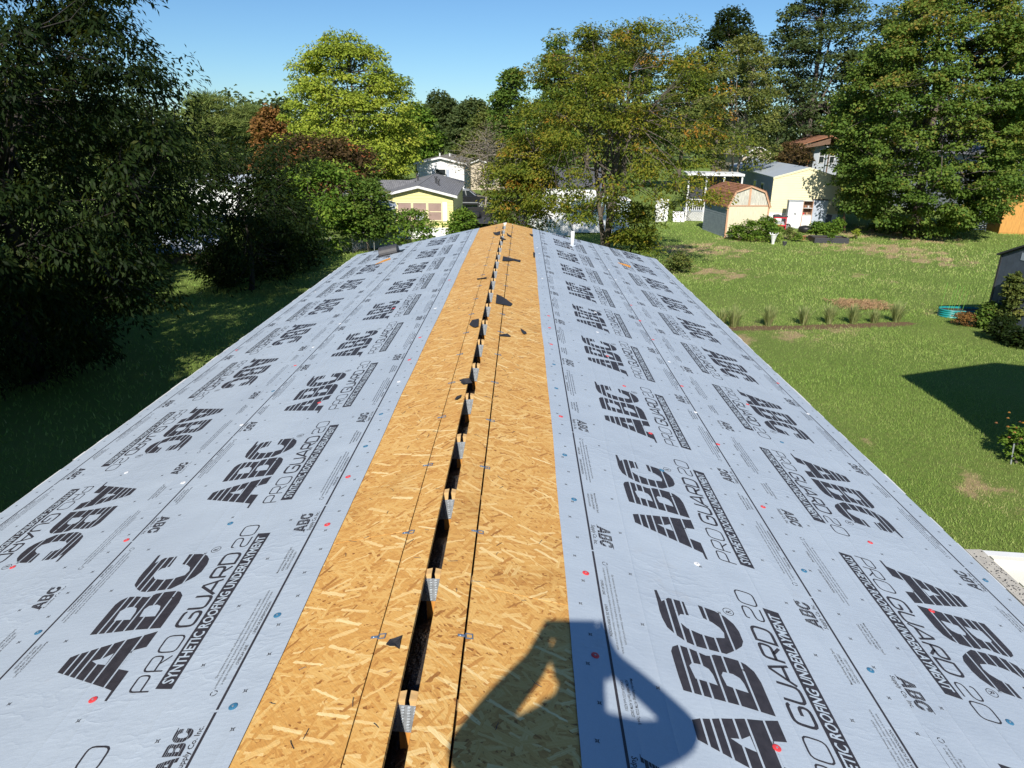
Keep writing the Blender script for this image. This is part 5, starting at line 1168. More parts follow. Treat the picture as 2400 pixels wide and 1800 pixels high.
def leaves(rr, c, out, size, wid, droop, tint, fold=0.18):
    """leaf rhombi at centres c; out: outward direction per leaf"""
    n = len(c); a = out + rr.normal(0, 0.55, (n, 3)); a[:, 2] = a[:, 2] * 0.6 - droop; a /= np.linalg.norm(a, axis=1)[:, None] + 1e-9
    nrm = rr.normal(0, 0.45, (n, 3)) + np.array([0, -0.2, 0.6]) + out * 0.7
    s = np.cross(a, nrm); s /= np.linalg.norm(s, axis=1)[:, None] + 1e-9; up = np.cross(s, a)
    L = size * rr.uniform(0.7, 1.3, n)[:, None]; W = wid * L
    V = np.stack([c - a * L * 0.5, c + s * W * 0.5 + up * W * fold, c + a * L * 0.5 - up * L * 0.08, c - s * W * 0.5 + up * W * fold], 1).reshape(-1, 3)
    return V, np.arange(n * 4).reshape(-1, 4), tint
def tree(name, label, base, H, cw, z0, seed, leaf, bark='bark', size=0.2, wid=0.62, n_cl=160, per=90, shape=(0.75, 0.6), rc=0.9, flat=0.55, droop=0.25, limbs=9, trunk_r=None, group=None, cat='tree',
         offset=(0, 0), shell=0.45, warm=None, twigs=0.8, multi=1, deep=None, lumps=6, lump=0.28, bare=0, top_tint=0.0):
    """base: ground point; H: tree height; cw: crown width; z0: crown bottom above ground; size: leaf length"""
    rr = np.random.default_rng(seed); root = thing(name, label, cat, base, 0, group)
    hw = cw / 2; ch = H - z0; cx, cy = offset; dp = deep if deep else 1.0
    lob = rr.normal(0, 1, (lumps, 3)); lob /= np.linalg.norm(lob, axis=1)[:, None]; la = rr.uniform(-lump, lump, lumps)
    def radius(t): return hw * np.clip(np.sin(math.pi * np.clip(t, 0.001, 0.999) ** shape[0]), 0, 1) ** shape[1]
    t = rr.beta(1.4, 1.35, n_cl); phi = rr.uniform(0, 2 * math.pi, n_cl); rad = rr.uniform(shell, 1.0, n_cl) ** 0.7
    d = np.stack([np.cos(phi), np.sin(phi), (t - 0.5) * 1.6], 1); dn = d / np.linalg.norm(d, axis=1)[:, None]
    k = 1 + (np.maximum(0, dn @ lob.T) ** 4 @ la)
    R_ = np.maximum(radius(t) - rc * 0.35, 0.1) * rad * k
    C = np.stack([cx * t + R_ * np.cos(phi), cy * t + R_ * np.sin(phi) * dp, z0 + t * ch * np.where(t > 0.6, 0.5 + 0.5 * k, 1)], 1); C[:, 2] = np.minimum(C[:, 2], H - rc * 0.2)
    # branches
    mb = MB(); r0 = trunk_r or H * 0.018; hub = np.array([cx * .3, cy * .3, z0 + ch * 0.2]); limb_pts = []
    for m_ in range(multi):
        sp_ = 0.0 if multi == 1 else 0.32 * cw * 0.5
        an = 2 * math.pi * m_ / max(multi, 1) + 0.7; tx, ty = sp_ * math.cos(an), sp_ * math.sin(an)
        P = []; top = z0 + ch * 0.78
        for q in np.linspace(0, 1, 7):
            P.append((cx * q + tx * q ** 1.3 + 0.12 * math.sin(5 * q + seed), cy * q + ty * q ** 1.3 + 0.10 * math.cos(4 * q + seed), -0.1 + q * (top + 0.1)))
        rs = [r0 * (1.35 - 0.35 * min(1, i)) * (1 - 0.75 * i / 6) / math.sqrt(multi) for i in range(7)]
        mb.tube(P, rs, 8); limb_pts += [(np.array(p), r_) for p, r_ in zip(P[2:], rs[2:])]
        for l in range(max(2, limbs // multi)):
            q = rr.uniform(0.25, 0.85); i0 = q * 6; i = int(i0); s0 = np.array(P[i]) * (1 - (i0 - i)) + np.array(P[min(i + 1, 6)]) * (i0 - i)
            tgt = C[rr.integers(n_cl)]; mid = s0 * 0.5 + tgt * 0.5 + np.array([0, 0, 0.06 * H * rr.uniform(-0.2, 1)]); pts = [s0 * (1 - u) ** 2 + mid * 2 * u * (1 - u) + tgt * u * u for u in np.linspace(0, 1, 6)]
            rl = rs[min(i, 5)] * 0.55; rads = [max(rl * (1 - 0.8 * u), 0.012) for u in np.linspace(0, 1, 6)]
            mb.tube(pts, rads, 6); limb_pts += [(p, r_) for p, r_ in zip(pts[1:], rads[1:])]
    LP = np.array([p for p, _ in limb_pts]); LR = np.array([r_ for _, r_ in limb_pts])
    for i in range(n_cl):
        if rr.random() > twigs: continue
        dd = np.linalg.norm(LP - C[i], axis=1); j = int(np.argmin(dd)); a, b = LP[j], C[i]
        mid = (a + b) / 2 + rr.normal(0, 0.08 * dd[j] + 0.02, 3); r1 = min(LR[j] * 0.6, 0.012 + 0.012 * dd[j]) + 0.004
        mb.tube([a, mid, b], [r1, r1 * 0.7, r1 * 0.3], 4, False)
    for i in range(bare):                                  # leafless twigs
        j = rr.integers(len(LP)); a = LP[j]; b = a + rr.normal(0, 1, 3) * np.array([1, 1, 0.6]) * rc * 1.1 + np.array([0, 0, 0.3 * rc]); m_ = (a + b) / 2 + rr.normal(0, 0.12, 3)
        mb.tube([a, m_, b], [0.022, 0.015, 0.006], 4, False)
    mb.build('trunk', M[bark], root, True)
    # leaves
    cnt = np.maximum(3, (per * rr.uniform(0.5, 1.5, n_cl)).astype(int)); ci = np.repeat(np.arange(n_cl), cnt); n = len(ci)
    rcl = rc * rr.uniform(0.65, 1.35, n_cl)[ci]
    dr = rr.normal(0, 1, (n, 3)); dr[:, 2] = np.abs(dr[:, 2]) - 0.25; dr /= np.linalg.norm(dr, axis=1)[:, None]           # caps of leaves over each bough
    loose = rr.random(n) < 0.22; rs_ = np.where(loose, rr.uniform(0.2, 1.25, n), rr.uniform(0.72, 1.08, n)) * rcl
    wob = 1 + 0.22 * np.sin(dr[:, 0] * 5 + ci * 1.7) * np.sin(dr[:, 1] * 4 + ci * 2.3)
    off = dr * (rs_ * wob)[:, None] * np.array([1.0, 1.0, flat * 1.15]) - np.array([0, 0, 0.25]) * (rcl * (dr[:, 0] ** 2 + dr[:, 1] ** 2))[:, None] * max(0.0, droop)
    c = C[ci] + off; c[:, 2] = np.maximum(c[:, 2], 0.05)
    ctr = np.array([cx * .5, cy * .5, z0 + ch * 0.45]); out = c - ctr; out /= np.linalg.norm(out, axis=1)[:, None] + 1e-9
    tint = np.clip(rr.normal(0.42, 0.13, n_cl)[ci] + rr.normal(0, 0.16, n) + top_tint * (c[:, 2] - z0) / ch, 0, 1)
    if warm is not None: tint = np.clip(tint + np.where(rr.random(n_cl) < warm, 0.4, 0.0)[ci], 0, 1)
    V, Fq, tint = leaves(rr, c, out * 0.35 + dr * 0.8, size, wid, droop, tint)
    me = np_mesh('crown', V, Fq, LM[leaf], {'tint': tint}); o = link('crown', me, root)
    return root
def tree_px(name, label, u, Y, v_top, v_bot, w_px, seed, leaf, **kw):
    b = at(u, 600, Y); z = gz(b.x, Y); H = at(u, v_top, Y).z - z; zb = max(at(u, v_bot, Y).z - z, 0.25); cw = w_px * Y / F_PX * 1.02
    return tree(name, label, (b.x, Y, z), H, cw, zb, seed, leaf, **kw)

# left side: big dark trees in shade
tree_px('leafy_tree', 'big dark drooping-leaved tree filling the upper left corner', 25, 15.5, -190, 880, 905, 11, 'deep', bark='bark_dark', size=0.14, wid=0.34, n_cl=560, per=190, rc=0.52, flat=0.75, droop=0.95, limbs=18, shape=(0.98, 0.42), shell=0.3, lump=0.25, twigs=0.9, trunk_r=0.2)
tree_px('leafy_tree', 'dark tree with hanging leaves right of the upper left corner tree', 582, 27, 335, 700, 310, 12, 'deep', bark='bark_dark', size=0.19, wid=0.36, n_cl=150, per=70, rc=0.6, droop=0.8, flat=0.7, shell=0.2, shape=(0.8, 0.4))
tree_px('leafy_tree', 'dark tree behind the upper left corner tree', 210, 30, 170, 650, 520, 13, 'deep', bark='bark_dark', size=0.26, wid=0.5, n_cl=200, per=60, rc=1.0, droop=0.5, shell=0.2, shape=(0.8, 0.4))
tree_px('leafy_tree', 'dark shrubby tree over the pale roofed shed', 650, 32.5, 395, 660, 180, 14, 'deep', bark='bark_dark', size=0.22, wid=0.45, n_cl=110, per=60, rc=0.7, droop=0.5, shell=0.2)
# shade trees left of the house; the last three are added sky blockers
for k, (x, y, s) in enumerate(((-11.9, -5.2, 1.05), (-17.5, 2.5, 1.1), (-19.0, -11.0, 1.15), (-9.0, -15.5, 1.0), (-20.5, 12.5, 1.05), (-27.0, 23.0, 1.1), (-13.8, 7.0, 0.62))):
    tree('leafy_tree', ['tall tree left of the camera shading the left lawn', 'tall tree at far left, outside the frame, shading the left lawn', 'tall tree far behind the camera on the left', 'tall tree directly behind the camera on the left', 'unseen tall tree added to block sky light beside the upper left corner tree', 'unseen tall tree added to block sky light beyond the corner tree', 'unseen smaller dark tree added to deepen the shade in front of the upper left corner tree'][k], (x, y, -4.2), 15.5 * s, 9.5 * s, 2.2, 90 + k, 'deep', bark='bark_dark', size=0.55, wid=0.7, n_cl=230, per=70, rc=1.3, shell=0.1, shape=(0.75, 0.42), limbs=8)
# middle distance, left of centre
tree_px('pine_tree', 'yellow-green pine tree left of the orange tree', 535, 72, 215, 440, 190, 21, 'pine', size=0.55, wid=0.10, n_cl=150, per=120, rc=1.3, flat=0.25, droop=-0.2, shape=(0.55, 0.55), limbs=12)
tree_px('pine_tree', 'pine tree directly left of the yellow-green maple', 615, 76, 238, 430, 150, 22, 'pine', size=0.55, wid=0.10, n_cl=120, per=110, rc=1.3, flat=0.25, droop=-0.2, shape=(0.55, 0.55), limbs=12)
tree_px('small_tree', 'small orange autumn tree left of the yellow-green maple', 668, 64, 252, 420, 92, 23, 'orange', size=0.30, n_cl=80, per=70, rc=0.7, shape=(0.7, 0.5))
tree_px('maple_tree', 'large bright yellow-green maple left of centre', 850, 60, 84, 455, 330, 24, 'lemon', size=0.24, wid=0.55, n_cl=430, per=120, rc=0.80, flat=0.5, droop=0.6, shape=(0.62, 0.52), limbs=14, shell=0.4, lump=0.22)
tree_px('russet_tree', 'dark russet tree in front of the yellow-green maple', 765, 50.5, 322, 470, 315, 25, 'russet', bark='bark_dark', size=0.22, n_cl=210, per=70, rc=0.75, shape=(0.75, 0.45), shell=0.3, warm=0.12)
tree_px('leafy_shrub', 'tall green shrub below the russet tree', 738, 38.5, 388, 610, 235, 26, 'fresh', size=0.21, wid=0.5, n_cl=200, per=55, rc=0.6, droop=0.5, shape=(0.75, 0.42), shell=0.3, cat='shrub', warm=0.1)
tree_px('leafy_shrub', 'dense green shrub left of the lemon yellow home', 862, 39.0, 425, 560, 120, 27, 'maple', size=0.17, n_cl=130, per=60, rc=0.5, shape=(0.7, 0.4), shell=0.3, cat='shrub')
tree_px('leafy_shrub', 'sparse leafy shrub in front of the lemon yellow wall', 960, 40, 492, 610, 190, 28, 'fresh', size=0.16, n_cl=85, per=36, rc=0.42, shape=(0.5, 0.4), shell=0.1, cat='shrub', bare=14)
tree_px('leafy_shrub', 'low bright green bush at the right corner of the lemon yellow home', 1085, 40, 498, 575, 82, 29, 'fresh', size=0.17, n_cl=60, per=60, rc=0.42, shape=(0.6, 0.4), shell=0.1, cat='shrub')
tree_px('leafy_shrub', 'thin climbing shrub against the left edge of the yellow wall', 905, 42, 450, 590, 52, 30, 'olive', size=0.16, n_cl=60, per=34, rc=0.36, shape=(0.9, 0.3), shell=0.1, cat='shrub', bare=16)
# behind, centre
for k, (u, Y, vt, vb, wpx, leaf, lab) in enumerate((
    (1042, 118, 222, 345, 95, 'grey', 'round far tree right of the yellow-green maple'), (985, 100, 250, 385, 110, 'fresh', 'far green tree touching the right side of the yellow-green maple'),
    (1110, 100, 242, 375, 120, 'grey', 'far grey-green tree left of the tall thin tree'), (1195, 84, 172, 375, 105, 'maple', 'tall narrow green tree left of the autumn tree'),
    (1290, 76, 94, 375, 125, 'maple', 'tall green tree behind the left side of the autumn tree'), (1365, 80, 82, 330, 120, 'grey', 'tall grey-green tree behind the autumn tree'),
    (1450, 86, 84, 320, 160, 'grey', 'broad grey-green tree behind the top of the autumn tree'), (1652, 98, 8, 300, 165, 'deep', 'very tall dark tree on the skyline right of the autumn tree'),
    (1150, 92, 262, 420, 150, 'olive', 'olive far tree above the bare twiggy tree'), (1575, 90, 120, 350, 170, 'olive', 'olive tree behind the right side of the autumn tree'))):
    tree_px('leafy_tree', lab, u, Y, vt, vb, wpx, 40 + k, leaf, size=0.33 * Y / 80, n_cl=130, per=85, rc=0.0115 * Y, shape=(0.62, 0.5), shell=0.35, limbs=7)
tree_px('twiggy_tree', 'bare twiggy brownish tree right of the lemon yellow home', 1140, 57, 285, 450, 165, 55, 'twig', bark='bark_pale', size=0.15, n_cl=120, per=22, rc=0.75, shape=(0.8, 0.45), shell=0.1, bare=260, limbs=14)
# the autumn tree
tree_px('autumn_tree', 'big orange-green autumn tree in front of the white trailer', 1422, 36, 66, 520, 490, 60, 'autumn', bark='bark', size=0.16, wid=0.42, n_cl=420, per=115, rc=0.60, flat=0.6, droop=0.5, shape=(0.66, 0.42), shell=0.35, limbs=26, multi=3, warm=0.10, bare=50, lump=0.42, lumps=11, trunk_r=0.26, deep=0.8)
tree_px('small_tree', 'low olive and orange young tree left of the autumn tree', 1215, 38.0, 300, 560, 160, 59, 'autumn', bark='bark_pale', size=0.18, wid=0.42, n_cl=150, per=80, rc=0.55, droop=0.5, shape=(0.8, 0.4), shell=0.2, bare=20, warm=0.15)
tree_px('leafy_shrub', 'dark ivy-covered stump growth at the foot of the autumn tree', 1478, 35.0, 480, 625, 110, 61, 'autumn', bark='bark_dark', size=0.18, wid=0.4, n_cl=80, per=60, rc=0.45, shape=(0.9, 0.3), shell=0.1, cat='shrub')
# right side
tree_px('leafy_tree', 'yellowish tree with pale bare limbs right of the autumn tree', 1700, 64, 88, 400, 205, 62, 'olive', bark='bark_pale', size=0.22, n_cl=180, per=90, rc=0.72, shape=(0.62, 0.45), shell=0.35, limbs=16, multi=3, bare=70, top_tint=0.25)
tree_px('leafy_tree', 'towering dark green tree behind the brown house', 1850, 88, -55, 385, 285, 63, 'grey', size=0.36, n_cl=280, per=110, rc=1.15, shape=(0.6, 0.45), shell=0.3, limbs=12)
tree_px('leafy_tree', 'tall grey-green tree between the towering tree and the big maple', 1995, 90, 5, 370, 200, 64, 'grey', size=0.36, n_cl=160, per=95, rc=1.1, shape=(0.6, 0.45), shell=0.3)
tree_px('maple_tree', 'huge green and bronze maple right of the pale yellow home', 2126, 51, -75, 545, 445, 65, 'maple', size=0.17, wid=0.85, n_cl=900, per=185, rc=0.80, flat=0.55, droop=0.45, shape=(0.66, 0.46), shell=0.42, limbs=18, top_tint=0.30, lump=0.15, trunk_r=0.33)
tree_px('leafy_tree', 'green tree at the right edge behind the big maple', 2420, 60, 90, 400, 240, 66, 'fresh', size=0.30, n_cl=150, per=90, rc=0.95, shape=(0.65, 0.45), shell=0.3)
tree_px('leafy_tree', 'dark pointed far tree at the right edge skyline', 2370, 90, 62, 300, 130, 67, 'deep', size=0.45, n_cl=90, per=50, rc=1.2, shape=(0.55, 0.6), shell=0.2)
tree_px('leafy_shrub', 'dark purple-brown shrub left of the brown house', 1828, 74, 338, 400, 85, 68, 'russet', size=0.25, n_cl=60, per=50, rc=0.6, cat='shrub', shape=(0.7, 0.4))
tree('leafy_tree', 'tree outside the right edge that dapples the orange shed', (39.5, 44.0, -4.97), 9.5, 6.5, 2.4, 69, 'maple', size=0.32, n_cl=90, per=45, rc=0.9)

def far_wood():
    rr = np.random.default_rng(77); Cs = []
    for u in np.arange(-300, 2750, 26):
        Y = 150 + rr.uniform(0, 90); vt = (246 if u < 1000 else 250) + rr.normal(0, 11) - (14 if 430 < u < 640 else 0); p = at(u + rr.normal(0, 8), vt, Y); w_ = rr.uniform(2.6, 4.8)
        for k in range(13):
            t = k / 12; z = -5 + (p.z + 4) * (0.15 + 0.85 * t); Cs.append((p.x + rr.normal(0, w_ * 0.6 * (1 - t * 0.6)), Y + rr.normal(0, w_ * 0.5), z))
    Cs = np.array(Cs); per = 34; c = np.repeat(Cs, per, 0) + rr.normal(0, 1, (len(Cs) * per, 3)) * np.array([1.3, 1.3, 1.0])
    out = np.tile(np.array([[0, -0.6, 0.4]]), (len(c), 1)) + rr.normal(0, 0.3, (len(c), 3)); tint = np.clip(np.repeat(rr.normal(0.4, 0.16, len(Cs)), per) + rr.normal(0, 0.14, len(c)), 0, 1)
    V, Fq, tint = leaves(rr, c, out, 1.15, 0.7, 0.1, tint)
    me = np_mesh('far_woodland', V, Fq, LM['grey'], {'tint': tint}); o = link('far_woodland', me); tag(o, 'distant belt of woodland along the horizon', 'woodland', kind='stuff')
far_wood()

def reed_tuft(p, h, seed, label):
    rr = np.random.default_rng(seed); n = 170; an = rr.uniform(0, 6.28, n); lean = rr.uniform(0.05, 0.75, n) ** 1.2; ln = h * rr.uniform(0.65, 1.2, n); b = np.stack([np.cos(an), np.sin(an), np.zeros(n)], 1)
    r0 = b * rr.uniform(0, 0.10, n)[:, None]; V = []
    s = np.stack([-np.sin(an), np.cos(an), np.zeros(n)], 1) * 0.009
    rows = []
    for t, wv in ((0, 1), (0.5, 1), (0.8, 0.7), (1.0, 0.1)):
        q = r0 + b * (lean * ln * t ** 1.6)[:, None]; q[:, 2] = ln * t * (1 - 0.35 * lean * t); rows += [q - s * wv, q + s * wv]
    V = np.stack(rows, 1).reshape(-1, 3); k = np.arange(n) * 8
    Fq = np.concatenate([np.stack([k + 2 * i, k + 2 * i + 1, k + 2 * i + 3, k + 2 * i + 2], 1) for i in range(3)]); tint = np.tile(np.clip(rr.normal(0.5, 0.25, n), 0, 1), 3)
    o = link('ornamental_grass', np_mesh('ornamental_grass', V, Fq, LM['reed'], {'tint': tint})); o.location = p
    tag(o, label, 'ornamental grass', 'row of ornamental grasses on the lawn')
TU = [(1719, 767, .62, 'pale ornamental grass tuft nearest the roof edge'), (1800, 764, .60, 'pale ornamental grass tuft, second from the roof edge'), (1882, 761, .56, 'pale ornamental grass tuft, third from the roof edge'), (1942, 758, .62, 'pale ornamental grass tuft, middle of the row of seven'),
      (1998, 758, .58, 'pale ornamental grass tuft, third from the teal trough'), (2048, 757, .40, 'smallest pale ornamental grass tuft in the row'), (2099, 755, .64, 'pale ornamental grass tuft nearest the teal trough')]
for k, (u, v, h, lab) in enumerate(TU): reed_tuft(on_ground(u, v), h * 1.12, 200 + k, lab)
g0 = on_ground(1700, 768); reed_tuft(g0 + Vector((-0.1, 0.2, 0)), 0.55, 210, 'pale ornamental grass tuft touching the first tuft at the roof edge')

def bush(name, label, u, v, h, w_, seed, leaf, size=0.12, n_cl=40, per=50, cat='shrub', rc=0.2, wid=0.6, **kw):
    p = on_ground(u, v); return tree(name, label, p, h, w_, 0.05, seed, leaf, size=size, n_cl=n_cl, per=per, rc=rc, shape=(0.6, 0.4), shell=0.1, cat=cat, limbs=5, trunk_r=0.03, wid=wid, **kw)
bush('leafy_shrub', 'green shrub at the left front of the cream gambrel shed door', 1752, 566, 1.3, 1.5, 301, 'fresh', 0.13, 45, 45, rc=0.28)
bush('leafy_shrub', 'low green shrub at the left corner of the gambrel shed', 1722, 563, 1.0, 1.0, 302, 'fresh', 0.13, 30, 40, rc=0.25)
bush('leafy_shrub', 'bushy tomato plant right of the gambrel shed', 1795, 566, 1.6, 1.9, 303, 'fresh', 0.14, 60, 45, rc=0.32)
bush('leafy_plant', 'leafy plant with orange blooms in the white urn', 1811, 556, 0.9, 0.9, 304, 'fresh', 0.11, 25, 40, rc=0.2, cat='plant')
for k, (u, hh, lab) in enumerate(((1912, 0.95, 'leafy green plant at the left of the raised bed'), (1938, 0.8, 'leafy green plant in the middle of the raised bed'), (1960, 1.05, 'leafy green plant at the right of the raised bed'))):
    o = bush('vegetable_plant', lab, u, 562, hh, 1.05, 310 + k, 'fresh', 0.15, 36, 42, rc=0.26, cat='plant'); o.location.z += 0.25; o.location.y += 0.1
bush('leafy_plant', 'small green plant in front of the raised bed', 1945, 570, 0.6, 0.5, 314, 'fresh', 0.10, 16, 40, rc=0.16, cat='plant')
bush('leafy_plant', 'yellowish small plant right of the raised bed', 2005, 560, 0.6, 0.5, 315, 'lemon', 0.10, 14, 36, rc=0.15, cat='plant')
bush('leafy_plant', 'spindly plant by the brown pot left of the tub', 1846, 562, 0.8, 0.9, 316, 'olive', 0.11, 20, 26, rc=0.22, cat='plant')
bush('leafy_plant', 'low green plants between the pots and the black tub', 1868, 566, 0.5, 1.0, 317, 'fresh', 0.10, 20, 30, rc=0.2, cat='plant')
bush('flowering_mound', 'low pinkish flowering mound in front of the teal trough', 2256, 764, 0.42, 0.85, 320, 'orange', 0.05, 50, 45, rc=0.13, cat='flowers')
bush('leafy_shrub', 'leafy green shrub between the teal trough and the slate shed', 2312, 770, 0.85, 0.75, 321, 'maple', 0.10, 50, 50, rc=0.24)
bush('leafy_shrub', 'dark shrub at the foot of the slate shed corner', 2345, 800, 0.7, 0.8, 322, 'deep', 0.10, 40, 50, rc=0.24)
p = on_ground(2322, 762); tree('climbing_vine', 'climbing vine covering the front of the slate shed', (p.x - 0.22, 21.75, gz(0, 21.75)), 1.9, 0.75, 0.2, 323, 'olive', size=0.09, n_cl=80, per=52, rc=0.16, shape=(0.9, 0.3), shell=0.05, cat='vine', trunk_r=0.03)
bush('leafy_shrub', 'dark ground shrub below the vine on the slate shed', 2395, 815, 0.5, 0.9, 324, 'deep', 0.10, 45, 50, rc=0.25)
bush('leafy_shrub', 'dark shrub shading the grass beside the right eave far end', 1590, 640, 0.9, 1.6, 325, 'olive', 0.12, 40, 36, rc=0.3, bare=20)

for k, (u, v, hh, ww, lab) in enumerate(((250, 730, 1.6, 2.2, 'dark low bush added as shade under the upper left corner tree'), (600, 640, 1.5, 1.8, 'dark low bush added as shade beside the shaded lawn'), (655, 650, 1.9, 2.8, 'dark bush added as shade left of the tall green shrub'), (130, 790, 1.7, 3.0, 'dark bush added as shade at the foot of the upper left corner tree'), (705, 632, 1.5, 2.4, 'dark bush added as shade in front of the chain link fence'), (530, 668, 1.5, 2.4, 'dark bush added as shade in front of the pale roofed shed'))):
    bush('leafy_shrub', lab, u, v, hh, ww, 340 + k, 'deep', 0.15, 60, 60, rc=0.4)  # dark bushes added where the lawn would only lie in tree shade
def flowers():
    p = on_ground(2385, 1085); root = bush('flowering_plant', 'orange and salmon zinnias at the right edge of the lawn', 2388, 1080, 0.62, 0.75, 330, 'fresh', 0.06, 45, 45, rc=0.13, cat='flowers')
    rr = np.random.default_rng(9)
    for k in range(26):
        x, y = rr.normal(0, 0.22, 2); z = 0.48 + rr.uniform(0, 0.28); n = 9; V = []
        for ring, (r_, zz) in enumerate(((0.030, 0.0), (0.018, 0.010))):
            for j in range(n):
                a = 2 * math.pi * (j + 0.5 * ring) / n; b = np.array([math.cos(a), math.sin(a)]); s = np.array([-b[1], b[0]]) * 0.010
                V += [(0, 0, zz), (*(b * r_ * .6 + s), zz + 0.004), (*(b * r_), zz), (*(b * r_ * .6 - s), zz + 0.004)]
        V = np.array(V) + np.array([x, y, z]); me = np_mesh('bloom', V, np.arange(len(V)).reshape(-1, 4), LM['petal'], {'tint': np.full(len(V) // 4, rr.uniform(0, 1))})
        link('bloom', me, root)
    q = on_ground(2369, 1088); mb = MB(); mb.box(-0.013, 0.013, -0.004, 0.004, -0.1, 0.42); o = mb.build('garden_stake', M['zinc']); o.location = q; o.rotation_euler = (0, R(-6), 0); tag(o, 'flat grey metal garden stake beside the zinnias', 'stake')
flowers()

def lawn_grass():
    rr = np.random.default_rng(31); P = []
    def region(x0, x1, y0, y1, dens, h, wd):
        n = int((x1 - x0) * (y1 - y0) * dens); P.append((rr.uniform(x0, x1, n), rr.uniform(y0, y1, n), h, wd))
    region(4.5, 16, 7.5, 16, 1050, 0.055, 0.0085); region(4.5, 19, 16, 24, 480, 0.065, 0.013); region(3, 27, 24, 34, 130, 0.095, 0.026); region(3, 40, 34, 57, 50, 0.11, 0.042)
    region(-14, -3.5, 4.5, 12, 150, 0.085, 0.016); region(-20, -3.0, 12, 30, 50, 0.10, 0.03); region(-22, 3, 30, 42, 22, 0.12, 0.045)
    Vs, Ts = [], []
    for x, y, h, wd in P:
        dryv = dry_field(x, y); barev = bare_field(x, y); keep = (rr.random(len(x)) > barev * 0.95) & (rr.random(len(x)) > dryv * 0.55); x, y, dryv = x[keep], y[keep], dryv[keep]; n = len(x)
        z = -4.2 - 0.8 * np.clip((y - 18) / 27, 0, 1) - 0.01; an = rr.uniform(0, 6.28, n); L = h * rr.uniform(0.55, 1.25, n); le = rr.uniform(0.1, 0.9, n) * L; la = rr.uniform(0, 6.28, n)
        b = np.stack([x, y, z], 1); s = np.stack([np.cos(an), np.sin(an), np.zeros(n)], 1) * wd * 0.5 * rr.uniform(0.7, 1.3, n)[:, None]; tip = b + np.stack([le * np.cos(la), le * np.sin(la), L], 1)
        Vs.append(np.stack([b - s, b + s, tip], 1).reshape(-1, 3))
        patch = 0.5 + 0.5 * np.sin(x * 0.55 + 1.7 * np.sin(y * 0.37)) * np.sin(y * 0.48 + 1.1 * np.sin(x * 0.41))
        Ts.append(np.clip(rr.normal(0.27, 0.13, n) + 0.14 * patch + dryv * 0.8 * (rr.random(n) < 0.7), 0, 1))
    V = np.concatenate(Vs); T = np.concatenate(Ts); me = np_mesh('grass', V, np.arange(len(V)).reshape(-1, 3), M['blade'], {'tint': T}); o = link('grass', me); tag(o, 'short mown grass of the lawns', 'grass', kind='stuff')
    print('GRASS', len(T))
lawn_grass()

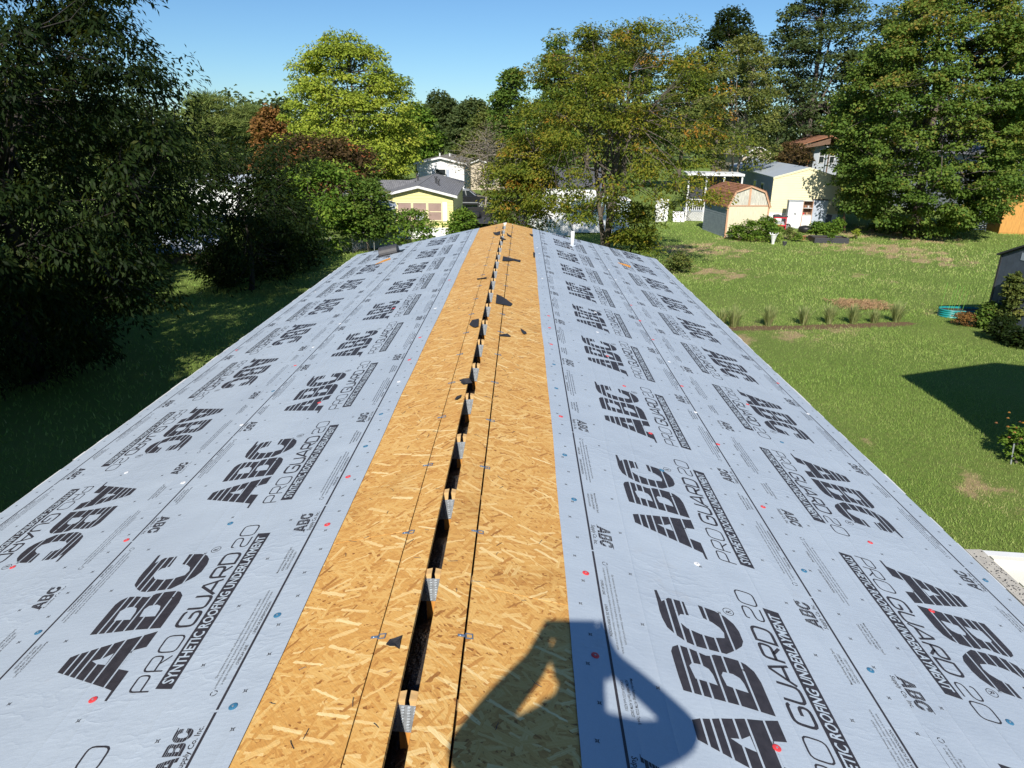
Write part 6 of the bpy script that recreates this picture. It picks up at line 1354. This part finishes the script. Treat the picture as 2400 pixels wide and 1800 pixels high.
# ------------------------------------------------------------------ the photographer, standing on the ridge behind the camera
def photographer():
    cx = 0.282; bx = cx - 0.002; zl = lambda x: -abs(x) * math.tan(SLOPE) + 0.02
    root = thing('person', 'person in navy shirt and jeans holding up a phone, casting the foreground shadow', 'person', (bx, -0.42, zl(bx)))
    V, E, Rr = [], [], []
    def add(p, r_, par=None):
        V.append(Vector(p) - root.location); Rr.append(r_)
        if par is not None: E.append((par, len(V) - 1))
        return len(V) - 1
    pel = add((bx, -0.42, 0.90), (0.15, 0.11)); wst = add((bx, -0.42, 1.08), (0.145, 0.10), pel); cst = add((bx, -0.41, 1.265), (0.175, 0.11), wst); nk0 = add((bx, -0.40, 1.40), (0.12, 0.085), cst); nk = add((bx, -0.385, 1.47), (0.062, 0.06), nk0)
    hd0 = add((bx, -0.37, 1.54), (0.075, 0.085), nk); hd1 = add((bx, -0.365, 1.62), (0.088, 0.098), hd0); add((bx, -0.375, 1.695), (0.07, 0.075), hd1)
    for sg, elb in ((1, (cx + 0.35, -0.20, 1.245)), (-1, (cx - 0.30, -0.20, 1.215))):
        sh = add((bx + sg * 0.175, -0.40, 1.372 if sg > 0 else 1.39), (0.064, 0.064) if sg > 0 else (0.074, 0.074), nk0); el = add(elb, (0.044, 0.044) if sg > 0 else (0.055, 0.055), sh); mid = add(tuple(Vector(elb) * 0.5 + Vector((cx + sg * 0.105, -0.055, 1.40)) * 0.5), (0.040, 0.040) if sg > 0 else (0.056, 0.056), el)
        wr = add((cx + sg * 0.108, -0.07, 1.395), (0.036, 0.036) if sg > 0 else (0.044, 0.044), mid); pm = add((cx + sg * 0.103, -0.045, 1.435), (0.042, 0.030), wr)
        for k in range(4):
            f0 = add((cx + sg * 0.100, -0.030, 1.432 + k * 0.017), (0.0085, 0.0085), pm); f1 = add((cx + sg * 0.096, -0.006, 1.436 + k * 0.017), (0.0078, 0.0078), f0) if k < 3 else add((cx + sg * 0.096, -0.022, 1.500), (0.0078, 0.0078), f0); add((cx + sg * 0.083, -0.007, 1.438 + k * 0.014), (0.007, 0.007), f1)
        t0 = add((cx + sg * 0.088, -0.052, 1.450), (0.010, 0.010), pm); add((cx + sg * 0.070, -0.046, 1.462), (0.009, 0.009), t0)
        hip = add((bx + sg * 0.095, -0.42, 0.84), (0.088, 0.088), pel); kn = add((bx + sg * 0.14, -0.40, 0.44), (0.058, 0.060), hip); an_x = bx + sg * 0.17; an = add((an_x, -0.43, zl(an_x) + 0.10), (0.042, 0.045), kn); hl = add((an_x, -0.43, zl(an_x) + 0.045), (0.042, 0.045), an); add((an_x + sg * 0.02, -0.27, zl(an_x) + 0.035), (0.042, 0.032), hl)
    me = bpy.data.meshes.new('body'); me.from_pydata([tuple(v) for v in V], E, []); o = link('body', me, root)
    sk = o.modifiers.new('skin', 'SKIN'); ss = o.modifiers.new('sub', 'SUBSURF'); ss.levels = 2; ss.render_levels = 2
    for i, sv in enumerate(me.skin_vertices[0].data): sv.radius = Rr[i]; sv.use_root = (i == 0)
    bpy.context.view_layer.update(); m2 = bpy.data.meshes.new_from_object(o.evaluated_get(bpy.context.evaluated_depsgraph_get())); o.modifiers.clear(); o.data = m2; m2.name = 'body'
    for nm in ('skin', 'shirt', 'denim', 'black'): m2.materials.append(M[nm])
    while len(m2.materials) > 4: m2.materials.pop(index=0)
    for p in m2.polygons:
        c = p.center + root.location; p.use_smooth = True
        arm = abs(c.x - bx) > 0.20 and c.z > 1.05
        if c.z < 0.07: p.material_index = 3
        elif c.z < 0.94: p.material_index = 2
        elif c.z > 1.445 or c.y > -0.13: p.material_index = 0
        else: p.material_index = 1
    loc = root.location
    mb = MB(); mb.lathe([(0.108, 0.0), (0.110, 0.03), (0.095, 0.075), (0.05, 0.10), (0.01, 0.108)], (0, 0, 0), 18); mb.prism([(-0.075, 0.085), (0.075, 0.085), (0.055, 0.175), (-0.055, 0.175)], 'z', 0.0, 0.012)
    c = mb.build('cap', M['charcoal'], root, True); c.location = Vector((bx, -0.375, 1.625)) - loc
    mb = MB(); mb.prism([(-0.014, 0.0), (0.014, 0.0), (0.0, 0.032)], 'z', -0.02, 0.025); n_ = mb.build('nose', M['skin'], root); n_.location = Vector((bx, -0.295, 1.585)) - loc
    for sg in (-1, 1):
        mb = MB(); mb.lathe([(0.002, -0.011), (0.011, -0.004), (0.011, 0.004), (0.002, 0.011)], n=10); e = mb.build('eye', M['whitev'], root, True); e.location = Vector((bx + sg * 0.032, -0.287, 1.612)) - loc
        mb = MB(); mb.lathe([(0.004, -0.03), (0.013, -0.015), (0.014, 0.012), (0.006, 0.03)], n=8); e = mb.build('ear', M['skin'], root, True); e.location = Vector((bx + sg * 0.082, -0.385, 1.595)) - loc
    mb = MB(); mb.box(-0.025, 0.025, 0, 0.008, -0.004, 0.004); m_ = mb.build('mouth', M['terracotta'], root); m_.location = Vector((bx, -0.292, 1.545)) - loc
    ph = thing('phone', 'black phone held level behind the camera viewpoint', 'phone', (cx - 0.005, -0.024, 1.4250))
    mb = MB(); mb.box(-0.082, 0.082, 0, 0.008, 0, 0.078); mb.build('body', M['black'], ph, bevel=0.003); mb = MB(); mb.box(-0.078, 0.078, -0.002, -0.0005, 0.004, 0.074); mb.build('screen', M['glass'], ph)
photographer()
